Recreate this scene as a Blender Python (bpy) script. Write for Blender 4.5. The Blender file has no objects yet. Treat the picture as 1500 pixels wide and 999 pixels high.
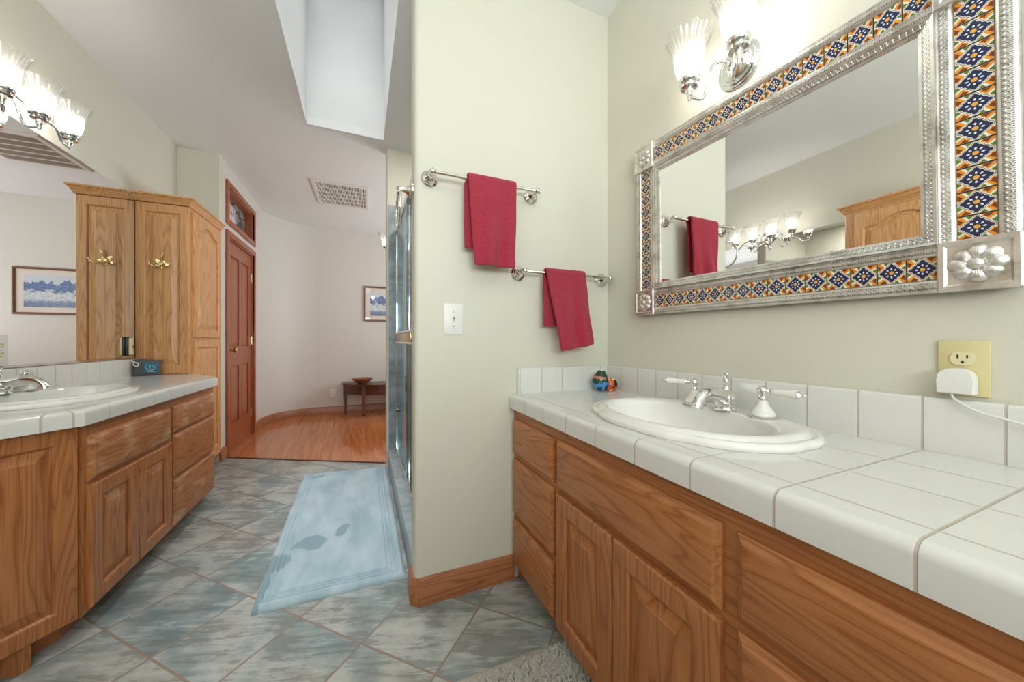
import bpy, bmesh, math, random
from math import sin, cos, pi, radians, sqrt, atan2
from mathutils import Vector, Matrix, noise as mnoise

random.seed(7)
S = bpy.context.scene
COL = S.collection

# ------------------------------------------------------------------ camera, world, lights
CAM_H = 1.05
cam_d = bpy.data.cameras.new('camera')
cam = bpy.data.objects.new('camera', cam_d); COL.objects.link(cam)
cam_d.sensor_fit = 'HORIZONTAL'; cam_d.sensor_width = 36.0
cam_d.lens = 510.0 / 1500 * 36.0
cam_d.clip_start = 0.01
cam.location = (0, 0, CAM_H)
cam.rotation_euler = (radians(90), 0, radians(-23.24))
S.camera = cam

w = bpy.data.worlds.new('world'); S.world = w; w.use_nodes = True
bgn = w.node_tree.nodes['Background']
bgn.inputs[0].default_value = (0.95, 0.97, 1.0, 1); bgn.inputs[1].default_value = 0.3

def area(name, loc, rot, sx, sy, power, col, spread=180):
    d = bpy.data.lights.new(name, 'AREA'); d.shape = 'RECTANGLE'; d.size = sx; d.size_y = sy
    d.energy = power; d.color = col
    d.spread = radians(spread)
    o = bpy.data.objects.new(name, d); COL.objects.link(o); o.location = loc; o.rotation_euler = rot
    return o
# daylight entering by the skylight and the window behind the camera
area('skylight_daylight', (-0.11, 2.24, 3.93), (0, 0, 0), 0.5, 1.4, 5, (0.99, 0.99, 1.0), 55)
area('window_daylight', (-0.15, -1.55, 1.55), (radians(145), 0, 0), 1.3, 1.1, 54, (0.94, 0.975, 1.0))
area('hall_side_light', (2.10, 4.45, 1.5), (radians(122), 0, radians(90)), 1.5, 1.4, 37, (0.92, 0.965, 1.0))  # unseen area light by the hall's side wall
area('shower_fill', (0.70, 2.35, 2.66), (0, 0, 0), 0.25, 0.25, 9, (1.0, 0.96, 0.90))  # unseen fill added to brighten the shower's tile

S.view_settings.view_transform = 'Standard'; S.view_settings.look = 'None'
S.view_settings.exposure = 0.68; S.view_settings.gamma = 1.0
S.view_settings.use_curve_mapping = False
S.cycles.max_bounces = 14; S.cycles.diffuse_bounces = 6; S.cycles.glossy_bounces = 8
S.cycles.transparent_max_bounces = 16
S.cycles.caustics_reflective = False; S.cycles.caustics_refractive = False
S.cycles.sample_clamp_indirect = 6.0
S.cycles.use_denoising = True

# ------------------------------------------------------------------ node helpers
class NT:
    def __init__(s, name):
        s.m = bpy.data.materials.new(name); s.m.use_nodes = True
        s.t = s.m.node_tree; s.t.nodes.clear()
        s.out = s.t.nodes.new('ShaderNodeOutputMaterial')
    def n(s, typ, props=None, **ins):
        nd = s.t.nodes.new(typ)
        for k, v in (props or {}).items(): setattr(nd, k, v)
        for k, v in ins.items(): s.put(nd.inputs[k.replace('_', ' ')], v)
        return nd
    def put(s, sock, v):
        if isinstance(v, bpy.types.NodeSocket): s.t.links.new(v, sock)
        elif isinstance(v, bpy.types.Node): s.t.links.new(v.outputs[0], sock)
        else:
            if isinstance(v, (tuple, list)) and len(v) == 3 and sock.type == 'RGBA': v = (*v, 1)
            sock.default_value = v
    def M(s, op, a, b=None, c=None, clamp=False):
        nd = s.t.nodes.new('ShaderNodeMath'); nd.operation = op; nd.use_clamp = clamp
        s.put(nd.inputs[0], a)
        if b is not None: s.put(nd.inputs[1], b)
        if c is not None: s.put(nd.inputs[2], c)
        return nd.outputs[0]
    def mix(s, f, a, b, mode='MIX'):
        nd = s.t.nodes.new('ShaderNodeMix'); nd.data_type = 'RGBA'; nd.blend_type = mode
        s.put(nd.inputs[0], f); s.put(nd.inputs[6], a); s.put(nd.inputs[7], b)
        return nd.outputs[2]
    def ramp(s, f, stops, interp='LINEAR'):
        nd = s.t.nodes.new('ShaderNodeValToRGB'); cr = nd.color_ramp; cr.interpolation = interp
        while len(cr.elements) < len(stops): cr.elements.new(0.5)
        for e, (p, c) in zip(cr.elements, stops):
            e.position = p; e.color = (*c, 1) if len(c) == 3 else c
        s.put(nd.inputs[0], f); return nd.outputs[0]
    def obj(s):
        return s.t.nodes.new('ShaderNodeTexCoord').outputs['Object']
    def uv(s):
        return s.t.nodes.new('ShaderNodeTexCoord').outputs['UV']
    def sep(s, v):
        nd = s.n('ShaderNodeSeparateXYZ'); s.put(nd.inputs[0], v); return nd.outputs
    def comb(s, x, y, z):
        nd = s.n('ShaderNodeCombineXYZ')
        for i, v in enumerate((x, y, z)): s.put(nd.inputs[i], v)
        return nd.outputs[0]
    def noise(s, vec, scale, detail=2.0, rough=0.5, dist=0.0):
        nd = s.n('ShaderNodeTexNoise', None, Vector=vec, Scale=scale, Detail=detail, Roughness=rough, Distortion=dist)
        return nd.outputs['Fac']
    def bump(s, h, strength=0.3, dist=0.01):
        return s.n('ShaderNodeBump', None, Height=h, Strength=strength, Distance=dist).outputs[0]
    def bsdf(s, **ins):
        nd = s.n('ShaderNodeBsdfPrincipled', None, **ins)
        s.t.links.new(nd.outputs[0], s.out.inputs[0]); return nd

def srgb(r, g, b):
    f = lambda c: c / 12.92 if c <= 0.04045 else ((c + 0.055) / 1.055) ** 2.4
    return tuple(f(x / 255) for x in (r, g, b))

def plain(name, col, rough=0.5, metal=0.0, bump=None, **kw):
    k = NT(name); ins = dict(Base_Color=col, Roughness=rough, Metallic=metal); ins.update(kw)
    o = k.obj(); nz = k.noise(o, 18.0, 3)
    ins['Base_Color'] = k.mix(0.06, col, k.mix(nz, (0.0, 0.0, 0.0), (1, 1, 1)), 'OVERLAY')
    if bump: ins['Normal'] = k.bump(k.noise(o, bump[0], 3), bump[1], bump[2])
    k.bsdf(**ins); return k.m

def wall_paint(name, col):
    k = NT(name); o = k.obj()
    h = k.noise(o, 90.0, 3); big = k.noise(o, 1.7, 2)
    c = k.mix(k.M('MULTIPLY', big, 0.10), col, tuple(x * 0.86 for x in col))
    k.bsdf(Base_Color=c, Roughness=0.5, Normal=k.bump(h, 0.10, 0.004)); return k.m

def oak(name, axis, dark, mid, light, worn=0.0, rough=0.36, along=0.9, across=9.0, rings=17.0):
    k = NT(name); o = k.obj()
    rnd = k.n('ShaderNodeObjectInfo').outputs['Random']
    x, y, z = k.sep(o)
    off = k.M('MULTIPLY', rnd, 37.0)
    sc = [across, across, across]; sc['XYZ'.index(axis)] = along
    v = k.comb(k.M('ADD', k.M('MULTIPLY', x, sc[0]), off), k.M('ADD', k.M('MULTIPLY', y, sc[1]), off), k.M('ADD', k.M('MULTIPLY', z, sc[2]), off))
    n1 = k.noise(v, 1.0, 2, 0.45, 0.2)
    fs = [260.0] * 3; fs['XYZ'.index(axis)] = 7.0
    vf = k.comb(k.M('MULTIPLY', x, fs[0]), k.M('MULTIPLY', y, fs[1]), k.M('MULTIPLY', z, fs[2]))
    fine = k.noise(vf, 1.0, 3, 0.6)
    fr = k.M('FRACT', k.M('ADD', k.M('MULTIPLY', n1, rings), k.M('MULTIPLY', fine, 0.25)))
    c = k.ramp(fr, [(0.0, dark), (0.16, mid), (0.6, light), (0.9, mid), (1.0, dark)])
    fm = k.ramp(fine, [(0.36, (0, 0, 0)), (0.52, (1, 1, 1))])
    c = k.mix(k.M('MULTIPLY', k.M('SUBTRACT', 1.0, fm), 0.45), c, dark)
    c = k.mix(0.30, c, mid)
    rg = rough
    if worn > 0:
        ws = [26.0] * 3; ws['XYZ'.index(axis)] = 5.0
        wv = k.comb(k.M('MULTIPLY', x, ws[0]), k.M('MULTIPLY', y, ws[1]), k.M('MULTIPLY', z, ws[2]))
        wm = k.noise(wv, 1.0, 4, 0.65); wb = k.noise(o, 5.0, 2)
        wmask = k.ramp(k.M('ADD', k.M('MULTIPLY', wm, 0.6), k.M('MULTIPLY', wb, 0.5)), [(0.58, (0, 0, 0)), (0.68, (1, 1, 1))])
        c = k.mix(k.M('MULTIPLY', wmask, worn), c, srgb(214, 184, 152))
        rg = 0.5
    k.bsdf(Base_Color=c, Roughness=rg, Normal=k.bump(fine, 0.12, 0.002)); return k.m

def grid_mask(k, val, off, pitch, width):
    # 1 on a grout line
    f = k.M('FRACT', k.M('DIVIDE', k.M('SUBTRACT', val, off), pitch))
    d = k.M('MULTIPLY', k.M('SUBTRACT', 0.5, k.M('ABSOLUTE', k.M('SUBTRACT', f, 0.5))), pitch)
    nd = k.n('ShaderNodeMapRange'); nd.interpolation_type = 'SMOOTHSTEP'
    k.put(nd.inputs['Value'], d); k.put(nd.inputs['From Min'], width * 0.35); k.put(nd.inputs['From Max'], width * 0.75)
    k.put(nd.inputs['To Min'], 1.0); k.put(nd.inputs['To Max'], 0.0)
    return nd.outputs[0]

def white_tile(name, lines, col=srgb(220, 220, 216), grout=srgb(192, 182, 168), width=0.0035):
    # lines: list of (axis, offset, pitch)
    k = NT(name); o = k.sep(k.obj()); m = None
    for ax, off, p in lines:
        g = grid_mask(k, o['XYZ'.index(ax)], off, p, width)
        m = g if m is None else k.M('MAXIMUM', m, g)
    nz = k.noise(k.obj(), 9.0, 2)
    c = k.mix(k.M('MULTIPLY', nz, 0.12), col, tuple(x * 0.9 for x in col))
    c = k.mix(m, c, grout)
    r = k.M('ADD', k.M('MULTIPLY', m, 0.5), 0.16)
    k.bsdf(Base_Color=c, Roughness=r, Normal=k.bump(k.M('SUBTRACT', k.M('MULTIPLY', nz, 0.05), m), 0.5, 0.0025)); return k.m

# ------------------------------------------------------------------ materials
WALL = wall_paint('sage_paint', srgb(212, 210, 195))
HALLW = wall_paint('warm_white_paint', srgb(214, 210, 203))
CEIL = wall_paint('ceiling_paint', srgb(228, 229, 229))
WELL = wall_paint('skylight_paint', srgb(224, 225, 224))
OAKC = (srgb(132, 76, 40), srgb(172, 108, 62), srgb(188, 126, 78))
OAK_V = oak('oak_upright', 'Z', *OAKC)
OAK_H = oak('oak_level', 'X', *OAKC)
OAK_W = oak('oak_worn_level', 'X', *OAKC, worn=0.55)
OAK_WV = oak('oak_worn_upright', 'Z', *OAKC, worn=0.35)
OAK_Y = oak('oak_deep', 'Y', *OAKC)
LITOAK = (srgb(172, 112, 62), srgb(212, 154, 98), srgb(226, 176, 122))  # same oak as the vanities, with lamp light put into the colour
LITOAK_V = oak('lamplit_oak_upright', 'Z', *LITOAK, across=11.0, rings=18.0)
LITOAK_H = oak('lamplit_oak_level', 'X', *LITOAK)
RED = (srgb(116, 58, 34), srgb(158, 86, 52), srgb(174, 102, 66))
RED_V = oak('red_wood_upright', 'Z', *RED, along=0.5, across=8.0)
RED_H = oak('red_wood_level', 'Y', *RED, along=0.5, across=8.0)
BASEW = oak('baseboard_oak', 'X', srgb(120, 68, 40), srgb(164, 104, 66), srgb(184, 124, 84), along=0.6)
BASEW_Y = oak('baseboard_oak_deep', 'Y', srgb(120, 68, 40), srgb(164, 104, 66), srgb(184, 124, 84), along=0.6)
MAHOG = oak('mahogany', 'X', srgb(58, 28, 18), srgb(92, 48, 32), srgb(112, 62, 42), rough=0.32)
BOWLW = oak('bowl_wood', 'X', srgb(110, 58, 36), srgb(150, 86, 56), srgb(172, 108, 74))
CHROME = plain('chrome', (0.82, 0.82, 0.82), 0.07, 1.0)
NICKEL = plain('polished_nickel', (0.78, 0.75, 0.70), 0.12, 1.0)
BRASS = plain('brass', (0.68, 0.52, 0.26), 0.25, 1.0)
DKMETAL = plain('dark_metal', (0.10, 0.09, 0.08), 0.35, 0.8)
PORC = plain('white_porcelain', srgb(232, 231, 226), 0.08)
PLASTIC = plain('white_plastic', srgb(232, 232, 228), 0.35)
IVORY = plain('ivory_plastic', srgb(214, 202, 152), 0.4)
IVORY2 = plain('pale_ivory_plastic', srgb(226, 218, 180), 0.4)
BLACK = plain('black_plastic', (0.02, 0.02, 0.02), 0.4)
DARKGAP = plain('dark_recess', srgb(60, 40, 26), 0.7)
VENTIN = plain('vent_inner_brown', srgb(128, 104, 74), 0.8)  # brown interior behind the louvres
VENTW = plain('vent_enamel', srgb(222, 218, 210), 0.4)

def mirror_mat():
    k = NT('silvered_glass'); k.n
    o = k.obj(); nz = k.noise(o, 3.0, 1)
    k.bsdf(Base_Color=k.mix(nz, (0.90, 0.91, 0.90), (0.93, 0.94, 0.93)), Metallic=1.0, Roughness=0.004); return k.m
MIRROR = mirror_mat()

def schlick(k):
    lw = k.n('ShaderNodeLayerWeight', None, Blend=0.5).outputs['Facing']
    return k.M('ADD', 0.04, k.M('MULTIPLY', k.M('POWER', lw, 5.0), 0.96))

def glass_mat(name, tint=(0.92, 0.97, 0.96), refl=1.0, rough=0.02):
    k = NT(name)
    o = k.obj(); nz = k.noise(o, 2.0, 1)
    tr = k.n('ShaderNodeBsdfTransparent', None, Color=k.mix(nz, tint, tuple(min(1, x * 1.02) for x in tint)))
    gl = k.n('ShaderNodeBsdfGlossy', None, Color=(0.95, 0.97, 0.97), Roughness=rough)
    fr = schlick(k)
    mx = k.n('ShaderNodeMixShader'); k.put(mx.inputs[0], k.M('MULTIPLY', fr, refl, clamp=True))
    k.put(mx.inputs[1], tr); k.put(mx.inputs[2], gl)
    k.t.links.new(mx.outputs[0], k.out.inputs[0]); return k.m
GLASS = glass_mat('clear_glass')
PICGLASS = glass_mat('picture_glass', (0.99, 0.995, 0.995))

def wavy_glass():
    k = NT('rippled_glass'); x, y, z = k.sep(k.obj())
    v = k.comb(k.M('MULTIPLY', x, 22.0), k.M('MULTIPLY', y, 22.0), k.M('MULTIPLY', z, 4.0))
    nz = k.noise(v, 1.0, 3, 0.6)
    b = k.bump(nz, 0.08, 0.01)
    tr = k.n('ShaderNodeBsdfTransparent', None, Color=k.mix(nz, (0.70, 0.82, 0.84), (0.90, 0.96, 0.97)))
    gl = k.n('ShaderNodeBsdfGlossy', None, Color=(0.9, 0.95, 0.96), Roughness=0.03, Normal=b)
    fr = schlick(k)
    mx = k.n('ShaderNodeMixShader'); k.put(mx.inputs[0], k.M('ADD', k.M('MULTIPLY', fr, 1.1), 0.04, clamp=True))
    k.put(mx.inputs[1], tr); k.put(mx.inputs[2], gl)
    k.t.links.new(mx.outputs[0], k.out.inputs[0]); return k.m
SHGLASS = wavy_glass()

def shade_glass():
    k = NT('ribbed_shade_glass')
    o = k.obj(); nz = k.noise(o, 40.0, 2)
    lwf = k.n('ShaderNodeLayerWeight', None, Blend=0.5).outputs['Facing']
    edge = k.M('POWER', lwf, 2.2, clamp=True)
    tr = k.n('ShaderNodeBsdfTransparent', None, Color=k.mix(edge, (0.98, 0.98, 0.98), (0.42, 0.43, 0.43)))
    tl = k.n('ShaderNodeBsdfTranslucent', None, Color=k.mix(nz, (0.90, 0.90, 0.88), (0.97, 0.97, 0.96)))
    df = k.n('ShaderNodeBsdfDiffuse', None, Color=(0.93, 0.93, 0.92))
    gl = k.n('ShaderNodeBsdfGlossy', None, Color=(1, 1, 1), Roughness=0.04)
    fr = schlick(k)
    m1 = k.n('ShaderNodeMixShader'); k.put(m1.inputs[0], 0.35); k.put(m1.inputs[1], tl); k.put(m1.inputs[2], df)
    m2 = k.n('ShaderNodeMixShader'); k.put(m2.inputs[0], 0.075); k.put(m2.inputs[1], tr); k.put(m2.inputs[2], m1)
    m3 = k.n('ShaderNodeMixShader'); k.put(m3.inputs[0], k.M('MULTIPLY', fr, 1.0, clamp=True)); k.put(m3.inputs[1], m2); k.put(m3.inputs[2], gl)
    k.t.links.new(m3.outputs[0], k.out.inputs[0]); return k.m
SHADE = shade_glass()

def bulb_mat(name, strength):
    k = NT(name)
    nz = k.noise(k.obj(), 6.0, 1)
    e = k.n('ShaderNodeEmission', None, Color=k.mix(nz, (1.0, 0.93, 0.84), (1.0, 0.95, 0.87)), Strength=strength)
    k.t.links.new(e.outputs[0], k.out.inputs[0]); return k.m
BULBM = bulb_mat('lit_bulb', 27.0)

def slate_floor():
    k = NT('slate_look_tile'); x, y, z = k.sep(k.obj())
    a = k.M('MULTIPLY', k.M('ADD', x, y), 0.70711); b = k.M('MULTIPLY', k.M('SUBTRACT', y, x), 0.70711)
    P = 0.3035; a0, b0 = 0.929, 0.933
    g = k.M('MAXIMUM', grid_mask(k, a, a0, P, 0.0068), grid_mask(k, b, b0, P, 0.0068))
    ia = k.M('FLOOR', k.M('DIVIDE', k.M('SUBTRACT', a, a0), P)); ib = k.M('FLOOR', k.M('DIVIDE', k.M('SUBTRACT', b, b0), P))
    wn = k.n('ShaderNodeTexWhiteNoise', {'noise_dimensions': '3D'}, Vector=k.comb(ia, ib, 3.3))
    r1 = wn.outputs['Value']; rc = k.sep(wn.outputs['Color'])
    ox = k.M('MULTIPLY', r1, 40.0)
    # streaks running across each tile
    dx = k.M('ADD', k.M('MULTIPLY', x, 0.94), k.M('MULTIPLY', y, -0.34)); dy = k.M('ADD', k.M('MULTIPLY', x, 0.34), k.M('MULTIPLY', y, 0.94))
    v = k.comb(k.M('ADD', k.M('MULTIPLY', dx, 5.0), ox), k.M('ADD', k.M('MULTIPLY', dy, 30.0), ox), 0.0)
    st = k.noise(v, 1.0, 7, 0.74, 0.6)
    vb = k.comb(k.M('ADD', k.M('MULTIPLY', a, 4.2), ox), k.M('ADD', k.M('MULTIPLY', b, 2.2), ox), 5.0)
    bl = k.noise(vb, 1.0, 3, 0.55, 0.4)
    fine = k.noise(k.obj(), 120.0, 3, 0.7)
    base = k.ramp(bl, [(0.36, srgb(116, 138, 142)), (0.46, srgb(152, 160, 157)), (0.54, srgb(186, 187, 182)), (0.66, srgb(160, 156, 148))])
    wash = k.noise(k.comb(k.M('ADD', k.M('MULTIPLY', a, 5.0), ox), k.M('ADD', k.M('MULTIPLY', b, 5.0), ox), 9.0), 1.0, 4, 0.6)
    st = k.M('ADD', st, k.M('MULTIPLY', k.M('SUBTRACT', wash, 0.5), 0.75))
    dk = k.ramp(st, [(0.42, (1, 1, 1)), (0.50, (0, 0, 0))])
    c = k.mix(k.M('MULTIPLY', dk, 0.62), base, srgb(98, 100, 96))
    lt = k.ramp(st, [(0.555, (0, 0, 0)), (0.63, (1, 1, 1))])
    c = k.mix(k.M('MULTIPLY', lt, 0.5), c, srgb(206, 207, 202))
    tint = k.mix(rc[0], srgb(130, 148, 152), srgb(162, 156, 146))
    c = k.mix(0.22, c, tint)
    c = k.mix(k.M('MULTIPLY', fine, 0.18), c, srgb(90, 96, 98))
    c = k.mix(g, c, srgb(142, 126, 112))
    rg = k.M('ADD', k.M('MULTIPLY', g, 0.3), k.M('ADD', 0.34, k.M('MULTIPLY', st, 0.15)))
    k.bsdf(Base_Color=c, Roughness=rg, Normal=k.bump(k.M('SUBTRACT', k.M('MULTIPLY', st, 0.25), g), 0.4, 0.004)); return k.m
SLATE = slate_floor()

def shower_tile(name, ca, cb, axes, pitch=0.305):
    k = NT(name); o = k.sep(k.obj()); m = None
    for ax, off in axes:
        g = grid_mask(k, o['XYZ'.index(ax)], off, pitch, 0.006); m = g if m is None else k.M('MAXIMUM', m, g)
    nz = k.noise(k.obj(), 7.0, 5, 0.7, 0.6)
    c = k.ramp(nz, [(0.35, ca), (0.65, cb)])
    c = k.mix(m, c, srgb(150, 150, 146))
    k.bsdf(Base_Color=c, Roughness=0.35, Normal=k.bump(k.M('SUBTRACT', k.M('MULTIPLY', nz, 0.3), m), 0.3, 0.003)); return k.m
SHTILE = shower_tile('shower_slate_tile', srgb(122, 134, 138), srgb(172, 182, 184), [('X', 0.19), ('Z', 0.15), ('Y', 1.54)])
CURBT = shower_tile('curb_slate_tile', srgb(128, 142, 148), srgb(168, 178, 182), [('Y', 1.60)])

def hardwood():
    k = NT('glossy_hardwood'); x, y, z = k.sep(k.obj())
    a = k.M('ADD', k.M('MULTIPLY', x, 0.995), k.M('MULTIPLY', y, 0.05))
    b = k.M('SUBTRACT', y, k.M('MULTIPLY', x, 0.05))
    P = 0.082
    row = k.M('FLOOR', k.M('DIVIDE', a, P))
    w1 = k.n('ShaderNodeTexWhiteNoise', {'noise_dimensions': '1D'}, W=row).outputs['Value']
    b2 = k.M('ADD', b, k.M('MULTIPLY', w1, 5.0))
    seg = k.M('FLOOR', k.M('DIVIDE', b2, 0.85))
    w2 = k.n('ShaderNodeTexWhiteNoise', {'noise_dimensions': '2D'}, Vector=k.comb(row, seg, 0.0)).outputs['Value']
    g = k.M('MAXIMUM', grid_mask(k, a, 0.0, P, 0.003), grid_mask(k, b2, 0.0, 0.85, 0.003))
    v = k.comb(k.M('ADD', k.M('MULTIPLY', a, 30.0), k.M('MULTIPLY', w2, 50.0)), k.M('MULTIPLY', b, 1.6), 0.0)
    gr = k.noise(v, 1.0, 4, 0.6)
    c = k.ramp(gr, [(0.3, srgb(164, 88, 46)), (0.5, srgb(192, 114, 64)), (0.7, srgb(208, 136, 84))])
    c = k.mix(k.M('MULTIPLY', w2, 0.45), c, srgb(206, 134, 84))
    c = k.mix(k.M('MULTIPLY', g, 0.5), c, srgb(90, 46, 24))
    k.bsdf(Base_Color=c, Roughness=0.12, Normal=k.bump(k.M('SUBTRACT', k.M('MULTIPLY', gr, 0.15), g), 0.15, 0.002)); return k.m
HARDW = hardwood()

def talavera():
    k = NT('painted_talavera_tile'); u, v, _ = k.sep(k.uv())
    x = k.M('SUBTRACT', k.M('FRACT', u), 0.5); y = k.M('SUBTRACT', k.M('FRACT', v), 0.5)
    ax = k.M('ABSOLUTE', x); ay = k.M('ABSOLUTE', y)
    ang = k.M('ARCTAN2', y, x); r = k.M('SQRT', k.M('ADD', k.M('MULTIPLY', x, x), k.M('MULTIPLY', y, y)))
    dia = k.M('ADD', ax, ay)
    sc = k.M('MULTIPLY', k.M('COSINE', k.M('MULTIPLY', k.M('SUBTRACT', ax, ay), 26.0)), 0.016)
    d = k.M('ADD', dia, sc)
    def lt(a, b): return k.M('LESS_THAN', a, b)
    # background quadrants: orange fans, green leaves, brown
    q = k.M('SINE', k.M('MULTIPLY', ang, 8.0))
    tri = k.M('SINE', k.M('ADD', k.M('MULTIPLY', ang, 4.0), 0.6))
    white = srgb(226, 222, 210); orange = srgb(222, 142, 40); green = srgb(78, 124, 52); brown = srgb(120, 58, 30); navy = srgb(36, 44, 78)
    nz = k.noise(k.uv(), 3.0, 3)
    c = k.mix(k.M('GREATER_THAN', q, -0.75), white, orange)
    c = k.mix(k.M('MULTIPLY', k.M('GREATER_THAN', tri, 0.45), k.M('GREATER_THAN', d, 0.56)), c, green)
    c = k.mix(k.M('MULTIPLY', k.M('LESS_THAN', tri, -0.8), k.M('GREATER_THAN', d, 0.6)), c, brown)
    c = k.mix(k.M('GREATER_THAN', k.M('ADD', r, k.M('MULTIPLY', nz, 0.05)), 0.655), c, orange)
    c = k.mix(lt(d, 0.545), c, white)
    c = k.mix(k.M('MULTIPLY', lt(d, 0.505), k.M('GREATER_THAN', d, 0.478)), c, navy)
    c = k.mix(lt(d, 0.445), c, navy)
    pet = k.M('COSINE', k.M('MULTIPLY', ang, 8.0))
    pm = k.M('MULTIPLY', k.M('GREATER_THAN', pet, k.M('MULTIPLY', k.M('ABSOLUTE', k.M('SUBTRACT', r, 0.19)), 19.0)), k.M('GREATER_THAN', r, 0.105))
    c = k.mix(pm, c, srgb(214, 220, 226))
    c = k.mix(lt(r, 0.085), c, srgb(226, 162, 60))
    edge = k.M('MAXIMUM', k.M('GREATER_THAN', ax, 0.488), k.M('GREATER_THAN', ay, 0.488))
    c = k.mix(edge, c, srgb(150, 138, 120))
    k.bsdf(Base_Color=c, Roughness=0.18, Normal=k.bump(edge, -0.4, 0.002)); return k.m
TALAV = talavera()

def tin(name, pattern):
    k = NT(name); o = k.obj()
    nz = k.noise(o, 22.0, 4, 0.65)
    base = k.ramp(nz, [(0.30, (0.46, 0.43, 0.39)), (0.5, (0.70, 0.68, 0.64)), (0.75, (0.82, 0.80, 0.77))])
    ins = dict(Metallic=1.0, Roughness=k.M('ADD', 0.30, k.M('MULTIPLY', nz, 0.22)))
    if pattern:
        u, v, _ = k.sep(k.uv())
        ph = k.M('MULTIPLY', u, 2 * pi / 0.021)
        s1 = k.M('ADD', 0.5, k.M('MULTIPLY', k.M('SINE', ph), 0.15)); s2 = k.M('SUBTRACT', 0.5, k.M('MULTIPLY', k.M('SINE', ph), 0.15))
        d = k.M('MINIMUM', k.M('ABSOLUTE', k.M('SUBTRACT', v, s1)), k.M('ABSOLUTE', k.M('SUBTRACT', v, s2)))
        nd = k.n('ShaderNodeMapRange'); nd.interpolation_type = 'SMOOTHSTEP'
        k.put(nd.inputs['Value'], d); k.put(nd.inputs['From Min'], 0.03); k.put(nd.inputs['From Max'], 0.10)
        k.put(nd.inputs['To Min'], 1.0); k.put(nd.inputs['To Max'], 0.0)
        inband = k.M('LESS_THAN', k.M('ABSOLUTE', k.M('SUBTRACT', v, 0.5)), 0.27)
        dots = k.M('MULTIPLY', k.M('GREATER_THAN', k.M('SINE', k.M('MULTIPLY', u, 2 * pi / 0.0042)), 0.1), k.M('GREATER_THAN', k.M('ABSOLUTE', k.M('SUBTRACT', v, 0.5)), 0.13))
        crev = k.M('MULTIPLY', inband, k.M('MULTIPLY', k.M('SUBTRACT', 1.0, nd.outputs[0]), dots))
        h = k.M('SUBTRACT', nd.outputs[0], k.M('MULTIPLY', crev, 1.2))
        base = k.mix(k.M('MULTIPLY', crev, 0.75), base, (0.09, 0.08, 0.07))
        ins['Normal'] = k.bump(k.M('ADD', h, k.M('MULTIPLY', nz, 0.3)), 0.8, 0.003)
    else:
        ins['Normal'] = k.bump(nz, 0.3, 0.003)
    ins['Base_Color'] = base
    k.bsdf(**ins); return k.m
TIN_P = tin('embossed_tin', True)
TIN = tin('aged_tin', False)

def terry(name, col, dark):
    k = NT(name); o = k.obj()
    f = k.noise(o, 420.0, 2, 0.7); m = k.noise(o, 60.0, 3, 0.6); b = k.noise(o, 9.0, 3, 0.5)
    c = k.mix(k.M('MULTIPLY', f, 0.55), col, dark)
    c = k.mix(k.M('MULTIPLY', m, 0.35), c, tuple(min(1, x * 1.5 + 0.01) for x in col))
    k.bsdf(Base_Color=c, Roughness=0.95, Sheen_Weight=0.12, Sheen_Roughness=0.5,
           Normal=k.bump(k.M('ADD', k.M('MULTIPLY', f, 0.6), k.M('ADD', m, k.M('MULTIPLY', b, 0.8))), 1.0, 0.010)); return k.m
TERRY = terry('red_terry', srgb(188, 40, 66), srgb(122, 16, 36))

def mat_fabric():
    k = NT('blue_plush'); o = k.obj(); x, y, z = k.sep(o)
    f = k.noise(o, 300.0, 2, 0.7)
    v = k.comb(k.M('MULTIPLY', x, 7.0), k.M('MULTIPLY', y, 2.6), 0.0); b = k.noise(v, 1.0, 4, 0.6, 0.25)
    c = k.ramp(b, [(0.32, srgb(150, 178, 189)), (0.5, srgb(174, 196, 206)), (0.68, srgb(196, 212, 219))])
    c = k.mix(k.M('MULTIPLY', f, 0.16), c, srgb(120, 156, 172))
    # damp marks left on the pile
    wn = k.noise(o, 9.0, 3, 0.6); wn2 = k.noise(o, 14.0, 3, 0.6)
    tot = None
    for (px, py, rx, ry) in ((-0.245, 2.02, 0.085, 0.060), (-0.10, 2.10, 0.030, 0.060), (-0.36, 1.90, 0.055, 0.075), (-0.31, 3.0, 0.055, 0.028), (-0.385, 1.72, 0.018, 0.16)):
        dx = k.M('DIVIDE', k.M('ADD', k.M('SUBTRACT', x, px), k.M('MULTIPLY', k.M('SUBTRACT', wn, 0.5), 0.10)), rx)
        dy = k.M('DIVIDE', k.M('ADD', k.M('SUBTRACT', y, py), k.M('MULTIPLY', k.M('SUBTRACT', wn2, 0.5), 0.14)), ry)
        dd = k.M('ADD', k.M('MULTIPLY', dx, dx), k.M('MULTIPLY', dy, dy))
        nd = k.n('ShaderNodeMapRange'); nd.interpolation_type = 'SMOOTHSTEP'
        k.put(nd.inputs['Value'], dd); k.put(nd.inputs['From Min'], 0.7); k.put(nd.inputs['From Max'], 1.1)
        k.put(nd.inputs['To Min'], 1.0); k.put(nd.inputs['To Max'], 0.0)
        tot = nd.outputs[0] if tot is None else k.M('MAXIMUM', tot, nd.outputs[0])
    c = k.mix(k.M('MULTIPLY', tot, 0.8), c, srgb(118, 150, 160))
    k.bsdf(Base_Color=c, Roughness=0.95, Sheen_Weight=0.3, Normal=k.bump(k.M('ADD', f, k.M('MULTIPLY', b, 0.8)), 0.5, 0.005)); return k.m
PLUSH = mat_fabric()
SHAG = plain('grey_shag', srgb(182, 180, 172), 0.95)
SHAGE = plain('beige_binding', srgb(176, 168, 154), 0.9, bump=(220.0, 0.4, 0.003))

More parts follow.
